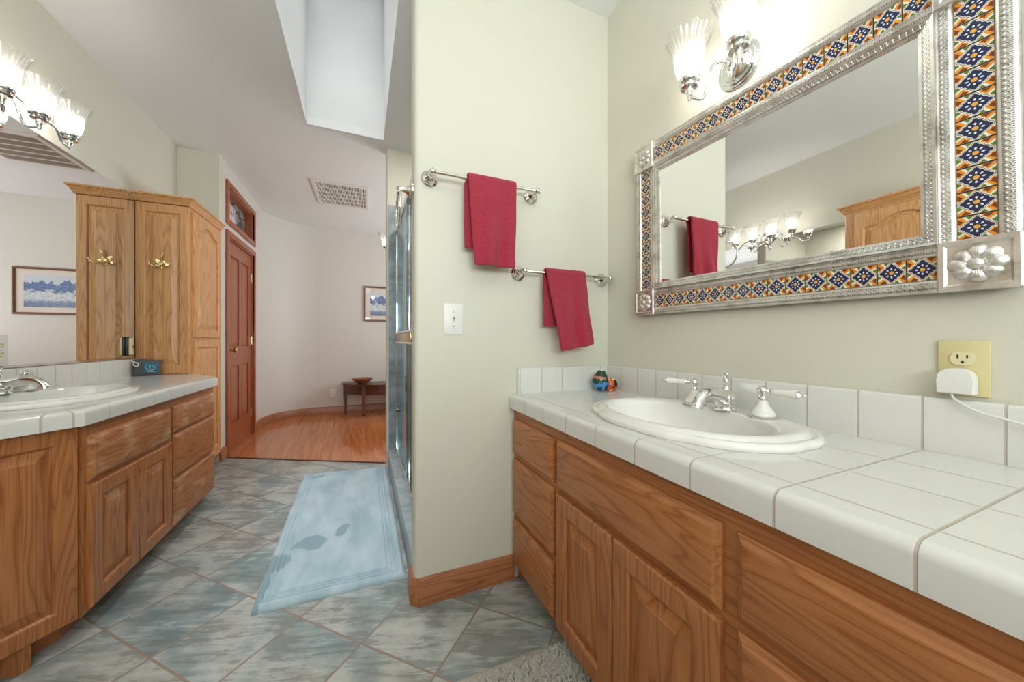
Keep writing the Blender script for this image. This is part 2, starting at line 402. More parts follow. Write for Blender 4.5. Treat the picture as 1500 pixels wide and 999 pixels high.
def landscape():
    k = NT('mountain_print'); u, v, _ = k.sep(k.uv())
    n1 = k.noise(k.comb(k.M('MULTIPLY', u, 5.0), 0.0, 0.0), 1.0, 4, 0.6)
    n2 = k.noise(k.comb(k.M('MULTIPLY', u, 9.0), k.M('MULTIPLY', v, 14.0), 1.0), 1.0, 5, 0.7)
    n3 = k.noise(k.comb(k.M('MULTIPLY', u, 16.0), k.M('MULTIPLY', v, 26.0), 2.0), 1.0, 4, 0.7)
    ridge = k.M('ADD', 0.30, k.M('MULTIPLY', n1, 0.95))
    sky = k.mix(n2, srgb(226, 232, 236), srgb(206, 220, 232))
    mount = k.ramp(n2, [(0.3, srgb(52, 80, 142)), (0.5, srgb(92, 124, 180)), (0.7, srgb(150, 174, 208))])
    mist = k.ramp(n3, [(0.35, srgb(140, 168, 206)), (0.5, srgb(226, 232, 236)), (0.7, srgb(242, 242, 238))])
    fore = k.ramp(n3, [(0.35, srgb(84, 110, 158)), (0.55, srgb(128, 150, 184)), (0.75, srgb(190, 200, 206))])
    c = k.mix(k.M('GREATER_THAN', v, ridge), mount, sky)
    c = k.mix(k.M('LESS_THAN', v, k.M('ADD', 0.12, k.M('MULTIPLY', n2, 0.75))), c, mist)
    c = k.mix(k.M('LESS_THAN', v, k.M('SUBTRACT', k.M('MULTIPLY', n3, 0.7), 0.16)), c, fore)
    k.bsdf(Base_Color=c, Roughness=0.12); return k.m
PRINT = landscape()

def leaded():
    k = NT('leaded_glass'); u, v, _ = k.sep(k.uv())
    vec = k.comb(k.M('MULTIPLY', u, 7.0), k.M('MULTIPLY', v, 3.2), 0.0)
    ve = k.n('ShaderNodeTexVoronoi', {'feature': 'DISTANCE_TO_EDGE'}, Vector=vec, Scale=1.0).outputs['Distance']
    vc = k.sep(k.n('ShaderNodeTexVoronoi', None, Vector=vec, Scale=1.0).outputs['Color'])
    d = k.M('SQRT', k.M('ADD', k.M('POWER', k.M('MULTIPLY', k.M('SUBTRACT', u, 0.42), 1.6), 2.0), k.M('POWER', k.M('SUBTRACT', v, 0.5), 2.0)))
    flower = k.mix(vc[0], srgb(206, 192, 220), srgb(228, 226, 230))
    rest = k.mix(vc[1], srgb(72, 92, 84), srgb(150, 156, 148))
    c = k.mix(k.M('LESS_THAN', k.M('ADD', d, k.M('MULTIPLY', vc[2], 0.1)), 0.42), rest, flower)
    c = k.mix(k.M('LESS_THAN', ve, 0.035), c, srgb(36, 36, 40))
    k.bsdf(Base_Color=c, Roughness=0.1); return k.m
LEADED = leaded()

def ceramic_paint():
    k = NT('painted_ceramic'); o = k.obj(); x, y, z = k.sep(o)
    nz = k.noise(o, 28.0, 2); vr = k.sep(k.n('ShaderNodeTexVoronoi', None, Vector=o, Scale=42.0).outputs['Color'])
    zz = k.M('ADD', z, k.M('MULTIPLY', k.M('SUBTRACT', nz, 0.5), 0.03))
    right = k.M('GREATER_THAN', k.M('ADD', x, k.M('MULTIPLY', k.M('SUBTRACT', nz, 0.5), 0.03)), 0.012)
    left = k.ramp(vr[0], [(0.0, srgb(24, 58, 60)), (0.35, srgb(70, 140, 196)), (0.7, srgb(44, 96, 160))], 'CONSTANT')
    top = k.ramp(vr[1], [(0.0, srgb(38, 86, 62)), (0.5, srgb(30, 70, 52)), (0.8, srgb(60, 112, 80))], 'CONSTANT')
    rt = k.ramp(vr[0], [(0.0, srgb(196, 84, 40)), (0.3, srgb(228, 170, 62)), (0.55, srgb(150, 50, 34)), (0.75, srgb(236, 226, 196)), (0.9, srgb(36, 34, 30))], 'CONSTANT')
    c = k.mix(k.M('GREATER_THAN', zz, 0.040), left, top)
    mouth = k.M('LESS_THAN', k.M('ABSOLUTE', k.M('SUBTRACT', k.M('SUBTRACT', z, 0.061), k.M('MULTIPLY', x, -0.12))), 0.0055)
    c = k.mix(k.M('MULTIPLY', mouth, k.M('LESS_THAN', x, 0.0)), c, srgb(190, 120, 88))
    c = k.mix(right, c, rt)
    k.bsdf(Base_Color=c, Roughness=0.15); return k.m
CERAM = ceramic_paint()
POUCH = plain('charcoal_canvas', srgb(92, 94, 92), 0.9, bump=(260.0, 0.4, 0.003))
TEAL = plain('teal_print', srgb(44, 112, 136), 0.8)
PALEINK = plain('pale_ink', srgb(190, 214, 220), 0.8)
CORD = plain('white_cord', srgb(226, 226, 218), 0.5)

# ------------------------------------------------------------------ mesh helpers
def bmn(): return bmesh.new()

def link(name, bm, mat, parent=None, smooth=None, loc=None, rot=None):
    bmesh.ops.remove_doubles(bm, verts=bm.verts, dist=1e-6)
    bmesh.ops.recalc_face_normals(bm, faces=bm.faces)
    me = bpy.data.meshes.new(name); bm.to_mesh(me); bm.free()
    mats = mat if isinstance(mat, (list, tuple)) else [mat]
    for m in mats: me.materials.append(m)
    if smooth:
        me.shade_smooth(); me.set_sharp_from_angle(angle=radians(smooth))
    o = bpy.data.objects.new(name, me); COL.objects.link(o)
    if parent is not None: o.parent = parent
    if loc is not None: o.location = loc
    if rot is not None: o.rotation_euler = rot
    return o

def thing(name, label, cat, loc=(0, 0, 0), rot=(0, 0, 0), group=None):
    o = bpy.data.objects.new(name, None); COL.objects.link(o)
    o.location = loc; o.rotation_euler = rot; o.empty_display_size = 0.05
    o['label'] = label; o['category'] = cat
    if group: o['group'] = group
    return o

def tag(o, label, cat, group=None):
    o['label'] = label; o['category'] = cat
    if group: o['group'] = group
    return o

def struct(name, bm, mat, label=None, smooth=None, parent=None):
    o = link(name, bm, mat, parent, smooth)
    if parent is None:
        o['kind'] = 'structure'
        o['label'] = label or name.replace('_', ' ')
        o['category'] = name.split('_')[0]
    return o

def box(bm, x0, x1, y0, y1, z0, z1, bev=0.0, seg=1, M=None):
    vs = [bm.verts.new((x, y, z)) for z in (z0, z1) for y in (y0, y1) for x in (x0, x1)]
    idx = [(0, 2, 3, 1), (4, 5, 7, 6), (0, 1, 5, 4), (2, 6, 7, 3), (0, 4, 6, 2), (1, 3, 7, 5)]
    fs = [bm.faces.new([vs[i] for i in f]) for f in idx]
    if bev > 0:
        es = list({e for f in fs for e in f.edges})
        r = bmesh.ops.bevel(bm, geom=es, offset=bev, segments=seg, profile=0.5, affect='EDGES', clamp_overlap=True)
        vs = list({v for f in r['faces'] for v in f.verts} | {v for v in vs if v.is_valid})
    if M is not None:
        for v in vs: v.co = M @ v.co
    return bm

def prism(bm, pts, z0, z1, M=None):
    b = [bm.verts.new((p[0], p[1], z0)) for p in pts]; t = [bm.verts.new((p[0], p[1], z1)) for p in pts]
    n = len(pts); bm.faces.new(b[::-1]); bm.faces.new(t)
    for i in range(n): bm.faces.new([b[i], b[(i + 1) % n], t[(i + 1) % n], t[i]])
    if M is not None:
        for v in b + t: v.co = M @ v.co
    return b, t

def bridge(bm, A, B, closed=True):
    n = len(A)
    for i in range(n if closed else n - 1):
        j = (i + 1) % n
        try: bm.faces.new([A[i], A[j], B[j], B[i]])
        except ValueError: pass

def tube(bm, pts, r, seg=12, cap=True, closed=False):
    pts = [Vector(p) for p in pts]; n = len(pts); rings = []
    rr = r if isinstance(r, (list, tuple)) else [r] * n
    up = None
    for i, p in enumerate(pts):
        if closed: t = (pts[(i + 1) % n] - pts[i - 1]).normalized()
        else: t = (pts[min(i + 1, n - 1)] - pts[max(i - 1, 0)]).normalized()
        if up is None:
            up = Vector((0, 0, 1)) if abs(t.z) < 0.9 else Vector((1, 0, 0))
        a = t.cross(up).normalized(); b = a.cross(t).normalized(); up = b
        rings.append([bm.verts.new(p + (a * cos(2 * pi * k / seg) + b * sin(2 * pi * k / seg)) * rr[i]) for k in range(seg)])
    for i in range(n - 1): bridge(bm, rings[i], rings[i + 1])
    if closed: bridge(bm, rings[-1], rings[0])
    elif cap: bm.faces.new(rings[0]); bm.faces.new(rings[-1])
    return rings

def spline(pts, n=8):
    P = [Vector(p) for p in pts]; out = []
    for i in range(len(P) - 1):
        p0 = P[max(i - 1, 0)]; p1 = P[i]; p2 = P[i + 1]; p3 = P[min(i + 2, len(P) - 1)]
        for k in range(n):
            t = k / n
            out.append(0.5 * ((2 * p1) + (p2 - p0) * t + (2 * p0 - 5 * p1 + 4 * p2 - p3) * t * t + (3 * p1 - p0 - 3 * p2 + p3) * t ** 3))
    out.append(P[-1]); return out

def lathe(bm, prof, M=None, seg=24, capb=True, capt=True):
    # prof: (r, h) along local +Z
    rings = []
    for r, h in prof:
        ring = []
        for k in range(seg):
            a = 2 * pi * k / seg
            v = Vector((r * cos(a), r * sin(a), h))
            ring.append(bm.verts.new(M @ v if M is not None else v))
        rings.append(ring)
    for i in range(len(rings) - 1): bridge(bm, rings[i], rings[i + 1])
    if capb: bm.faces.new(rings[0])
    if capt: bm.faces.new(rings[-1])
    return rings

def T(x, y, z): return Matrix.Translation((x, y, z))
def RX(d): return Matrix.Rotation(radians(d), 4, 'X')
def RY(d): return Matrix.Rotation(radians(d), 4, 'Y')
def RZ(d): return Matrix.Rotation(radians(d), 4, 'Z')

def sweep(bm, path, prof, closed=False):
    # path: 2-D points; prof: (out, z) closed outline, out measured to the right of travel
    n = len(path); P = [Vector((p[0], p[1])) for p in path]; rings = []
    for i in range(n):
        def dirn(a, b): return (P[b] - P[a]).normalized()
        d0 = dirn(i - 1, i) if (i > 0 or closed) else dirn(i, i + 1)
        d1 = dirn(i, (i + 1) % n) if (i < n - 1 or closed) else d0
        n0 = Vector((d0.y, -d0.x)); n1 = Vector((d1.y, -d1.x))
        m = (n0 + n1).normalized(); k = 1.0 / max(0.2, m.dot(n0))
        rings.append([bm.verts.new((P[i].x + m.x * k * o, P[i].y + m.y * k * o, z)) for o, z in prof])
    for i in range(n - 1): bridge(bm, rings[i], rings[i + 1])
    if closed: bridge(bm, rings[-1], rings[0])
    else: bm.faces.new(rings[0]); bm.faces.new(rings[-1])

def gridsurf(bm, f, nu, nv, uvf=None):
    V = [[bm.verts.new(f(i / nu, j / nv)) for j in range(nv + 1)] for i in range(nu + 1)]
    lay = bm.loops.layers.uv.verify() if uvf else None
    for i in range(nu):
        for j in range(nv):
            fc = bm.faces.new([V[i][j], V[i + 1][j], V[i + 1][j + 1], V[i][j + 1]])
            if uvf:
                for lp, (a, b) in zip(fc.loops, ((i, j), (i + 1, j), (i + 1, j + 1), (i, j + 1))):
                    lp[lay].uv = uvf(a / nu, b / nv)
    return V

def cut(obj, cutter_bm):
    me = bpy.data.meshes.new('cutter'); bmesh.ops.recalc_face_normals(cutter_bm, faces=cutter_bm.faces)
    cutter_bm.to_mesh(me); cutter_bm.free()
    c = bpy.data.objects.new('cutter', me); COL.objects.link(c)
    md = obj.modifiers.new('b', 'BOOLEAN'); md.operation = 'DIFFERENCE'; md.object = c; md.solver = 'EXACT'
    bpy.context.view_layer.update()
    dg = bpy.context.evaluated_depsgraph_get()
    nm = bpy.data.meshes.new_from_object(obj.evaluated_get(dg))
    obj.modifiers.clear(); obj.data = nm
    bpy.data.objects.remove(c); bpy.data.meshes.remove(me)

def copy_tree(o, parent=None):
    c = o.copy(); COL.objects.link(c)
    if parent is not None: c.parent = parent
    for ch in list(o.children): copy_tree(ch, c)
    return c

# ------------------------------------------------------------------ setting: dimensions
XL, XR = -1.42, 1.133
YP0, YP1 = 1.42, 1.54           # towel partition
XP = 0.19                       # its free end
YS0, YS1 = 3.10, 3.22           # far wall of the shower
ZC = 2.67
YB = 5.65                       # back wall of the hall
XD = -1.14                      # plane of the door wall
YJ = 3.77                       # short return wall behind the tall cabinet

# floors
EDGE = [(-1.14, 3.905), (-0.487, 3.54), (0.19, 3.18)]
b = bmn(); prism(b, [(-1.55, -1.7), (1.25, -1.7), (1.25, 3.18), (0.19, 3.18), (-0.487, 3.54), (-1.14, 3.905), (-1.55, 3.905)], -0.05, 0.0)
struct('floor', b, SLATE, 'grey green slate look tile floor laid on the diagonal')
b = bmn(); prism(b, [(-1.55, 3.905), (-1.14, 3.905), (-0.487, 3.54), (0.19, 3.18), (2.3, 3.18), (2.3, 5.9), (-1.55, 5.9)], -0.05, 0.002)
struct('floor_hall', b, HARDW, 'glossy orange brown hardwood floor of the curved hall')

# ceiling with the skylight opening
SX0, SX1, SY0, SY1 = -0.385, 0.16, 1.50, 2.985
b = bmn()
box(b, -1.6, SX0, -1.8, 5.9, ZC, ZC + 0.06); box(b, SX1, 2.4, -1.8, 5.9, ZC, ZC + 0.06)
box(b, SX0, SX1, -1.8, SY0, ZC, ZC + 0.06); box(b, SX0, SX1, SY1, 5.9, ZC, ZC + 0.06)
struct('ceiling', b, CEIL, 'flat white ceiling')
# skylight well
b = bmn(); t = 0.04
box(b, SX0 - t, SX0, SY0 - t, SY1 + t, ZC + 0.0601, 3.95); box(b, SX1, SX1 + t, SY0 - t, SY1 + t, ZC + 0.0601, 3.95)
box(b, SX0, SX1, SY0 - t, SY0, ZC + 0.0601, 3.95); box(b, SX0, SX1, SY1, SY1 + t, ZC + 0.0601, 3.95)
sk = struct('window_1', b, WELL, 'deep white skylight well in the ceiling')
b = bmn(); box(b, SX0 - t, SX1 + t, SY0 - t, SY1 + t, 3.952, 3.96); link('skylight_pane', b, GLASS, sk)
# soft rounded trim round the opening
b = bmn(); sweep(b, [(SX0, SY0), (SX0, SY1), (SX1, SY1), (SX1, SY0)], [(-0.006, ZC - 0.004), (0.004, ZC - 0.004), (0.004, ZC + 0.05), (-0.006, ZC - 0.0005)], closed=True)
struct('trim_1', b, CEIL, 'corner bead round the skylight opening')

# walls
b = bmn(); box(b, XL - 0.1, XL, -1.7, YJ, 0, ZC); struct('wall_left', b, WALL, 'pale sage wall behind the mirror and tall cabinets')
b = bmn(); box(b, XL, XD, YJ, YJ + 0.1, 0, ZC); struct('wall_return', b, WALL, 'short sage return wall behind the far tall cabinet')
b = bmn(); box(b, XR, XR + 0.1, -1.7, YS1, 0, ZC); struct('wall_right', b, WALL, 'pale sage wall behind the tin framed mirror')
b = bmn(); box(b, XP, XR, YP0, YP1, 0, ZC)
bmesh.ops.bevel(b, geom=[e for e in b.edges if abs(e.verts[0].co.x - XP) < 1e-5 and abs(e.verts[1].co.x - XP) < 1e-5 and abs(e.verts[0].co.z - e.verts[1].co.z) > 1], offset=0.022, segments=5, profile=0.5, affect='EDGES')
struct('wall_partition', b, WALL, 'sage partition wall carrying the towel bars', smooth=30)
b = bmn(); box(b, XP - 0.005, XR, YS0, YS1, 0, ZC)
bmesh.ops.bevel(b, geom=[e for e in b.edges if abs(e.verts[0].co.x - XP + 0.005) < 1e-5 and abs(e.verts[1].co.x - XP + 0.005) < 1e-5 and abs(e.verts[0].co.z - e.verts[1].co.z) > 1], offset=0.015, segments=4, profile=0.5, affect='EDGES')
struct('wall_shower', b, WALL, 'narrow end wall of the shower', smooth=30)
# back wall with a window behind the camera
b = bmn()
box(b, XL, -0.92, -1.7, -1.6, 0, ZC); box(b, 0.62, XR, -1.7, -1.6, 0, ZC); box(b, -0.92, 0.62, -1.7, -1.6, 0, 0.88); box(b, -0.92, 0.62, -1.7, -1.6, 2.22, ZC)
struct('wall_back', b, WALL, 'sage wall with a window behind the camera')
b = bmn()
for x0, x1, z0, z1 in ((-0.92, 0.62, 0.88, 0.94), (-0.92, 0.62, 2.16, 2.22), (-0.92, -0.86, 0.94, 2.16), (0.56, 0.62, 0.94, 2.16), (-0.18, -0.12, 0.94, 2.16)):
    box(b, x0, x1, -1.70, -1.60, z0, z1)
w3 = struct('window_3', b, PLASTIC, 'white window in the wall behind the camera')
b = bmn(); box(b, -0.86, 0.56, -1.675, -1.668, 0.94, 2.16); link('pane', b, GLASS, w3)

# door wall with openings for the door and the transom
DY0, DY1 = 3.975, 4.775         # door opening
b = bmn()
box(b, XD - 0.1, XD, YJ + 0.1, DY0, 0, ZC); box(b, XD - 0.1, XD, DY1, 4.93, 0, ZC)
box(b, XD - 0.1, XD, DY0, DY1, 2.01, 2.175); box(b, XD - 0.1, XD, DY0, DY1, 2.47, ZC)
struct('wall_door', b, HALLW, 'white wall round the brown door and its transom')

# hall: curved corner, back wall, right wall
def arc_pts():
    cx, cy, R = XD + 0.56, YB - 0.56, 0.56
    return [(cx - R * cos(a), cy + R * sin(a)) for a in [i / 20 * pi / 2 for i in range(21)]]
path = [(XD, 4.93)] + arc_pts() + [(2.2, YB)]
b = bmn(); sweep(b, path, [(0, 0), (0, ZC), (-0.1, ZC), (-0.1, 0)])
struct('wall_hall', b, HALLW, 'smooth white curved wall of the hall', smooth=25)
b = bmn(); box(b, 2.2, 2.3, YS1, YB, 0, ZC); struct('wall_hall_right', b, HALLW, 'white side wall of the hall')
b = bmn(); box(b, XR + 0.1, 2.2, YS0, YS1, 0, ZC); struct('wall_hall_near', b, HALLW, 'white near wall of the hall')

# baseboards
BP = [(0, 0), (0.016, 0), (0.016, 0.075), (0.012, 0.082), (0.012, 0.092), (0.005, 0.104), (0, 0.106)]
b = bmn(); sweep(b, [(XD, 4.84)] + path[0:], BP); struct('baseboard_hall', b, BASEW, 'brown baseboard following the curved hall wall', smooth=35)
b = bmn(); c = 0.020
sweep(b, [(XP, YP1 - 0.02), (XP, YP0 + c), (XP + c, YP0), (0.615, YP0)], BP)
struct('baseboard_partition', b, BASEW, 'oak baseboard with mitred corner at the foot of the partition', smooth=35)
b = bmn(); sweep(b, [(XD, YJ), (XD, 3.915)], BP); struct('baseboard_door', b, BASEW, 'oak baseboard beside the hall door', smooth=35)
b = bmn()
sweep(b, [(-1.14, 3.905), (-0.487, 3.54), (0.178, 3.185)], [(-0.012, 0.0), (0.012, 0.0), (0.010, 0.006), (-0.010, 0.006)])
struct('trim_2', b, MAHOG, 'thin dark strip between tile and hardwood')

# shower: tiled far wall, right wall, inner partition face, curb, pan
b = bmn()
box(b, XP + 0.012, XR - 0.014, YS0 - 0.012, YS0, 0, 2.19); box(b, XR - 0.012, XR, YP1 + 0.012, YS0 - 0.012, 0, 2.19); box(b, XP + 0.02, XR - 0.014, YP1, YP1 + 0.012, 0, 2.19)
struct('trim_3', b, SHTILE, 'blue grey slate tile lining the shower walls')
b = bmn(); box(b, XP + 0.002, 0.335, YP1 + 0.012, YS0 - 0.0125, 0, 0.148, 0.004, 2)
struct('trim_4', b, CURBT, 'blue grey tiled shower curb beside the bath mat', smooth=30)

# ------------------------------------------------------------------ hall door and transom (structure)
def framed_panels(b, W, H, panels, t, M):
    """Slab with rectangular sunk panels; local x across, y into the wall, z up, front at y=0."""
    xs = sorted({0, W} | {p[0] for p in panels} | {p[1] for p in panels}); zs = sorted({0, H} | {p[2] for p in panels} | {p[3] for p in panels})
    def inpanel(xa, xb, za, zb): return any(p[0] <= xa and xb <= p[1] and p[2] <= za and zb <= p[3] for p in panels)
    for xa, xb in zip(xs, xs[1:]):
        for za, zb in zip(zs, zs[1:]):
            if not inpanel(xa, xb, za, zb): box(b, xa, xb, 0, t, za, zb, M=M)
def raised(b, x0, x1, z0, z1, y0, y1, inset, M):
    A = [(x0, y0, z0), (x1, y0, z0), (x1, y0, z1), (x0, y0, z1)]
    i = inset; B = [(x0 + i, y1, z0 + i), (x1 - i, y1, z0 + i), (x1 - i, y1, z1 - i), (x0 + i, y1, z1 - i)]
    a = [bm_v(b, p, M) for p in A]; c = [bm_v(b, p, M) for p in B]
    bridge(b, a, c); b.faces.new(c)
def bm_v(b, p, M): return b.verts.new(M @ Vector(p) if M is not None else Vector(p))

DM = T(XD, DY0, 0) @ RZ(90)     # local x -> +Y, local -y -> +X
W = DY1 - DY0
b = bmn()
for x0, x1, z0, z1 in ((-0.058, 0.0, 0.0, 2.068), (W, W + 0.058, 0.0, 2.068), (0.0, W, 2.01, 2.068)):
    box(b, x0, x1, -0.018, 0.0, z0, z1, 0.005, 2, M=DM)
for x0, x1, z0, z1 in ((0.0, 0.012, 0.0, 2.01), (W - 0.012, W, 0.0, 2.01), (0.012, W - 0.012, 1.998, 2.01)):
    box(b, x0, x1, 0.0005, 0.1, z0, z1, M=DM)
d1 = struct('door_1', b, RED_V, 'reddish brown four panel door in the hall wall', smooth=30)
DM2 = DM @ T(0.013, 0.012, 0.006)
w_, h_ = W - 0.026, 1.988
pn = [(0.105, 0.355, 0.25, 0.80), (0.42, 0.67, 0.25, 0.80), (0.105, 0.355, 0.985, 1.86), (0.42, 0.67, 0.985, 1.86)]
b = bmn(); framed_panels(b, w_, h_, pn, 0.035, DM2)
link('door_slab', b, RED_V, d1)
for p in pn:
    b = bmn(); raised(b, p[0], p[1], p[2], p[3], 0.014, 0.004, 0.045, DM2); link('door_panel', b, RED_V, d1)
b = bmn(); K = DM2 @ T(0.06, 0, 0.96) @ RX(90)
lathe(b, [(0.031, 0.0), (0.030, 0.006), (0.012, 0.009), (0.010, 0.03), (0.020, 0.036), (0.027, 0.048), (0.025, 0.060), (0.012, 0.066)], K, 20)
link('door_knob', b, BRASS, d1, 40)
for hz in (0.25, 1.05, 1.75):
    b = bmn(); K = DM2 @ T(w_ - 0.003, -0.004, hz); lathe(b, [(0.006, -0.045), (0.006, 0.045)], K, 10); link('hinge', b, BRASS, d1, 40)

# transom
TZ0, TZ1 = 2.175, 2.47
b = bmn()
for x0, x1, z0, z1 in ((-0.055, 0.0, TZ0 - 0.052, TZ1 + 0.052), (W, W + 0.055, TZ0 - 0.052, TZ1 + 0.052), (0.0, W, TZ0 - 0.052, TZ0), (0.0, W, TZ1, TZ1 + 0.052)):
    box(b, x0, x1, -0.018, 0.0, z0, z1, 0.004, 2, M=DM)
for x0, x1, z0, z1 in ((0.0, 0.014, TZ0, TZ1), (W - 0.014, W, TZ0, TZ1), (0.014, W - 0.014, TZ0, TZ0 + 0.014), (0.014, W - 0.014, TZ1 - 0.014, TZ1)):
    box(b, x0, x1, 0.0005, 0.1, z0, z1, M=DM)
tr = struct('window_2', b, RED_H, 'brown framed leaded glass transom over the hall door', smooth=30)
b = bmn(); gridsurf(b, lambda u, v: DM @ Vector((0.014 + u * (W - 0.028), 0.072, TZ0 + 0.014 + v * (TZ1 - TZ0 - 0.028))), 1, 1, lambda u, v: (u, v))
lp = link('leaded_pane', b, LEADED, tr)
md = lp.modifiers.new('s', 'SOLIDIFY'); md.thickness = 0.005; md.offset = 0

# ------------------------------------------------------------------ cabinet joinery
def outline(x0, x1, z0, z1, i, arch, n=18):
    """Closed loop; arch = rise of the top edge at the middle."""
    x0, x1, z0 = x0 + i, x1 - i, z0 + i
    pts = [(x0, z0), (x1, z0)]
    if arch <= 0: return pts + [(x1, z1 - i), (x0, z1 - i)]
    for k in range(n + 1):
        t = k / n; x = x1 + (x0 - x1) * t; s = abs(2 * t - 1)
        e = 0.0 if s > 0.86 else 0.5 + 0.5 * cos(pi * s / 0.86)
        pts.append((x, z1 - i - arch + arch * e))
    return pts

def door_meshes(w, h, stile=0.055, t=0.019, arch=0.0, M=None, rail=None):
    """A frame-and-raised-panel front: lower left corner at 0,0; front towards -y."""
    rail = rail or stile
    inn = lambda i: outline(stile, w - stile, rail, h - rail, i, arch)
    base = inn(0)
    def outer(i):
        L = []
        for (x, z) in base:
            ox = i + (w - 2 * i) * (x - stile) / (w - 2 * stile)
            oz = i if z <= rail + 1e-6 else h - i
            L.append((ox, oz))
        return L
    f = bmn()
    loops = []
    for pts, y in ((outer(0), 0.0), (outer(0), -(t - 0.006)), (outer(0.004), -(t - 0.001)), (outer(0.012), -t), (inn(-0.004), -t), (inn(0.0), -(t - 0.002)), (inn(0.005), -(t - 0.009)), (inn(0.005), -0.002)):
        loops.append([bm_v(f, (x, y, z), M) for x, z in pts])
    for a, c in zip(loops, loops[1:]): bridge(f, a, c)
    p = bmn(); loops = []
    for pts, y in ((inn(0.0055), -0.003), (inn(0.0055), -(t - 0.0125)), (inn(0.010), -(t - 0.0125)), (inn(0.040), -(t - 0.003)), (inn(0.042), -(t - 0.0015))):
        loops.append([bm_v(p, (x, y, z), M) for x, z in pts])
    for a, c in zip(loops, loops[1:]): bridge(p, a, c)
    p.faces.new(loops[0]); p.faces.new(loops[-1])
    return f, p

def add_door(root, x, z, w, h, mats, y=0.0, arch=0.0, M=None, name='door', label=None, rail=None):
    MM = (M if M is not None else Matrix()) @ T(x, y, z)
    f, p = door_meshes(w, h, arch=arch, M=MM, rail=rail)
    o = link(name, f, mats[0], root, 25)
    link('raised_panel', p, mats[1], o, 12)
    if label: o['label'] = label
    return o

def add_drawer(root, x, z, w, h, mat, y=0.0, M=None, label=None, name='drawer_front'):
    b = bmn(); MM = (M if M is not None else Matrix()) @ T(x, y, z); t = 0.019
    loops = []
    for i, yy in ((0, 0), (0, -0.008), (0.003, -0.011), (0.006, -0.012), (0.013, -t + 0.001), (0.016, -t)):
        loops.append([bm_v(b, p, MM) for p in ((i, yy, i), (w - i, yy, i), (w - i, yy, h - i), (i, yy, h - i))])
    for a, c in zip(loops, loops[1:]): bridge(b, a, c)
    b.faces.new(loops[0]); b.faces.new(loops[-1])
    o = link(name, b, mat, root, 20)
    if label: o['label'] = label
    return o

ROWS = ((0.558, 0.153), (0.300, 0.238), (0.080, 0.198))       # z, height of the three drawers

# right vanity: local x runs towards the camera from the partition
LV = 1.77
vr = thing('vanity_cabinet', 'long oak vanity with drawers and raised doors beneath the tin framed mirror', 'cabinet', (0.62, YP0 - 0.0005, 0), (0, 0, radians(-90)), 'oak bathroom vanities')
b = bmn()
box(b, 0, LV, 0, 0.02, 0.07, 0.757); box(b, 0.0, 0.02, 0.02, 0.50, 0.0, 0.757); box(b, LV - 0.02, LV, 0.02, 0.50, 0.0, 0.757)
box(b, 0.02, LV - 0.02, 0.02, 0.50, 0.07, 0.09); box(b, 0.02, LV - 0.02, 0.50, 0.51, 0.0, 0.757)
link('carcass', b, OAK_H, vr)
b = bmn(); box(b, 0.02, LV - 0.02, 0.06, 0.075, 0.0, 0.07); link('toe_kick', b, OAK_H, vr)
for i, (z, h) in enumerate(ROWS):
    add_drawer(vr, 0.018, z, 0.345, h, OAK_H)
for i, (z, h) in enumerate(ROWS):
    add_drawer(vr, 1.01, z, 0.35, h, OAK_H)
add_drawer(vr, 0.39, 0.550, 0.59, 0.163, OAK_H, name='false_drawer_front')
add_door(vr, 0.39, 0.078, 0.286, 0.455, (OAK_V, OAK_V)); add_door(vr, 0.682, 0.078, 0.298, 0.455, (OAK_V, OAK_V))
add_drawer(vr, 1.39, 0.550, 0.34, 0.163, OAK_H, name='false_drawer_front')
add_door(vr, 1.39, 0.078, 0.34, 0.455, (OAK_V, OAK_V))

# left vanity: local x runs away from the camera, wings turn back to the tall cabinets
YN, YF = 1.41, 3.18            # the two tall cabinets' facing sides
FX0, FX1 = 1.715, 2.885         # straight front between these
vl = thing('vanity_cabinet', 'bow fronted oak vanity with worn drawers between two tall cabinets', 'cabinet', (-0.905, FX0, 0), (0, 0, radians(90)), 'oak bathroom vanities')
wn = (YN + 0.002 - FX0, 0.225); wf = (YF - 0.002 - FX0, 0.225); L = FX1 - FX0
b = bmn()
prism(b, [(0, 0), (L, 0), (L - 0.007, 0.02), (0.008, 0.02)], 0.08, 0.757)
prism(b, [(L, 0), wf, (wf[0], wf[1] + 0.026), (L - 0.007, 0.02)], 0.08, 0.757)
prism(b, [(wn[0], 0.26), (0.008, 0.021), (L - 0.007, 0.021), (wf[0], 0.26), (wf[0], 0.505), (wn[0], 0.505)], 0.08, 0.10)
box(b, wn[0], wf[0], 0.505, 0.514, 0.0, 0.757)
link('carcass', b, OAK_V, vl)
b = bmn()
prism(b, [(0.04, 0.075), (L - 0.04, 0.075), (L - 0.04, 0.09), (0.04, 0.09)], 0.0, 0.08)
prism(b, [(wn[0], 0.30), (0.04, 0.075), (0.04, 0.09), (wn[0], 0.32)], 0.0, 0.08)
prism(b, [(L - 0.04, 0.075), (wf[0], 0.30), (wf[0], 0.32), (L - 0.04, 0.09)], 0.0, 0.08)
link('toe_kick', b, OAK_H, vl)
b = bmn(); prism(b, [(-0.10, 0.085), (-0.075, 0.075), (-0.055, 0.12), (-0.09, 0.14)], 0.0, 0.0795); link('foot_block', b, OAK_V, vl)
x0 = 1.737 - FX0
add_drawer(vl, x0, 0.550, 0.566, 0.163, OAK_W, name='false_drawer_front', label='worn oak false drawer front')
add_door(vl, x0, 0.095, 0.281, 0.440, (OAK_V, OAK_WV)); add_door(vl, x0 + 0.287, 0.095, 0.281, 0.440, (OAK_V, OAK_WV))
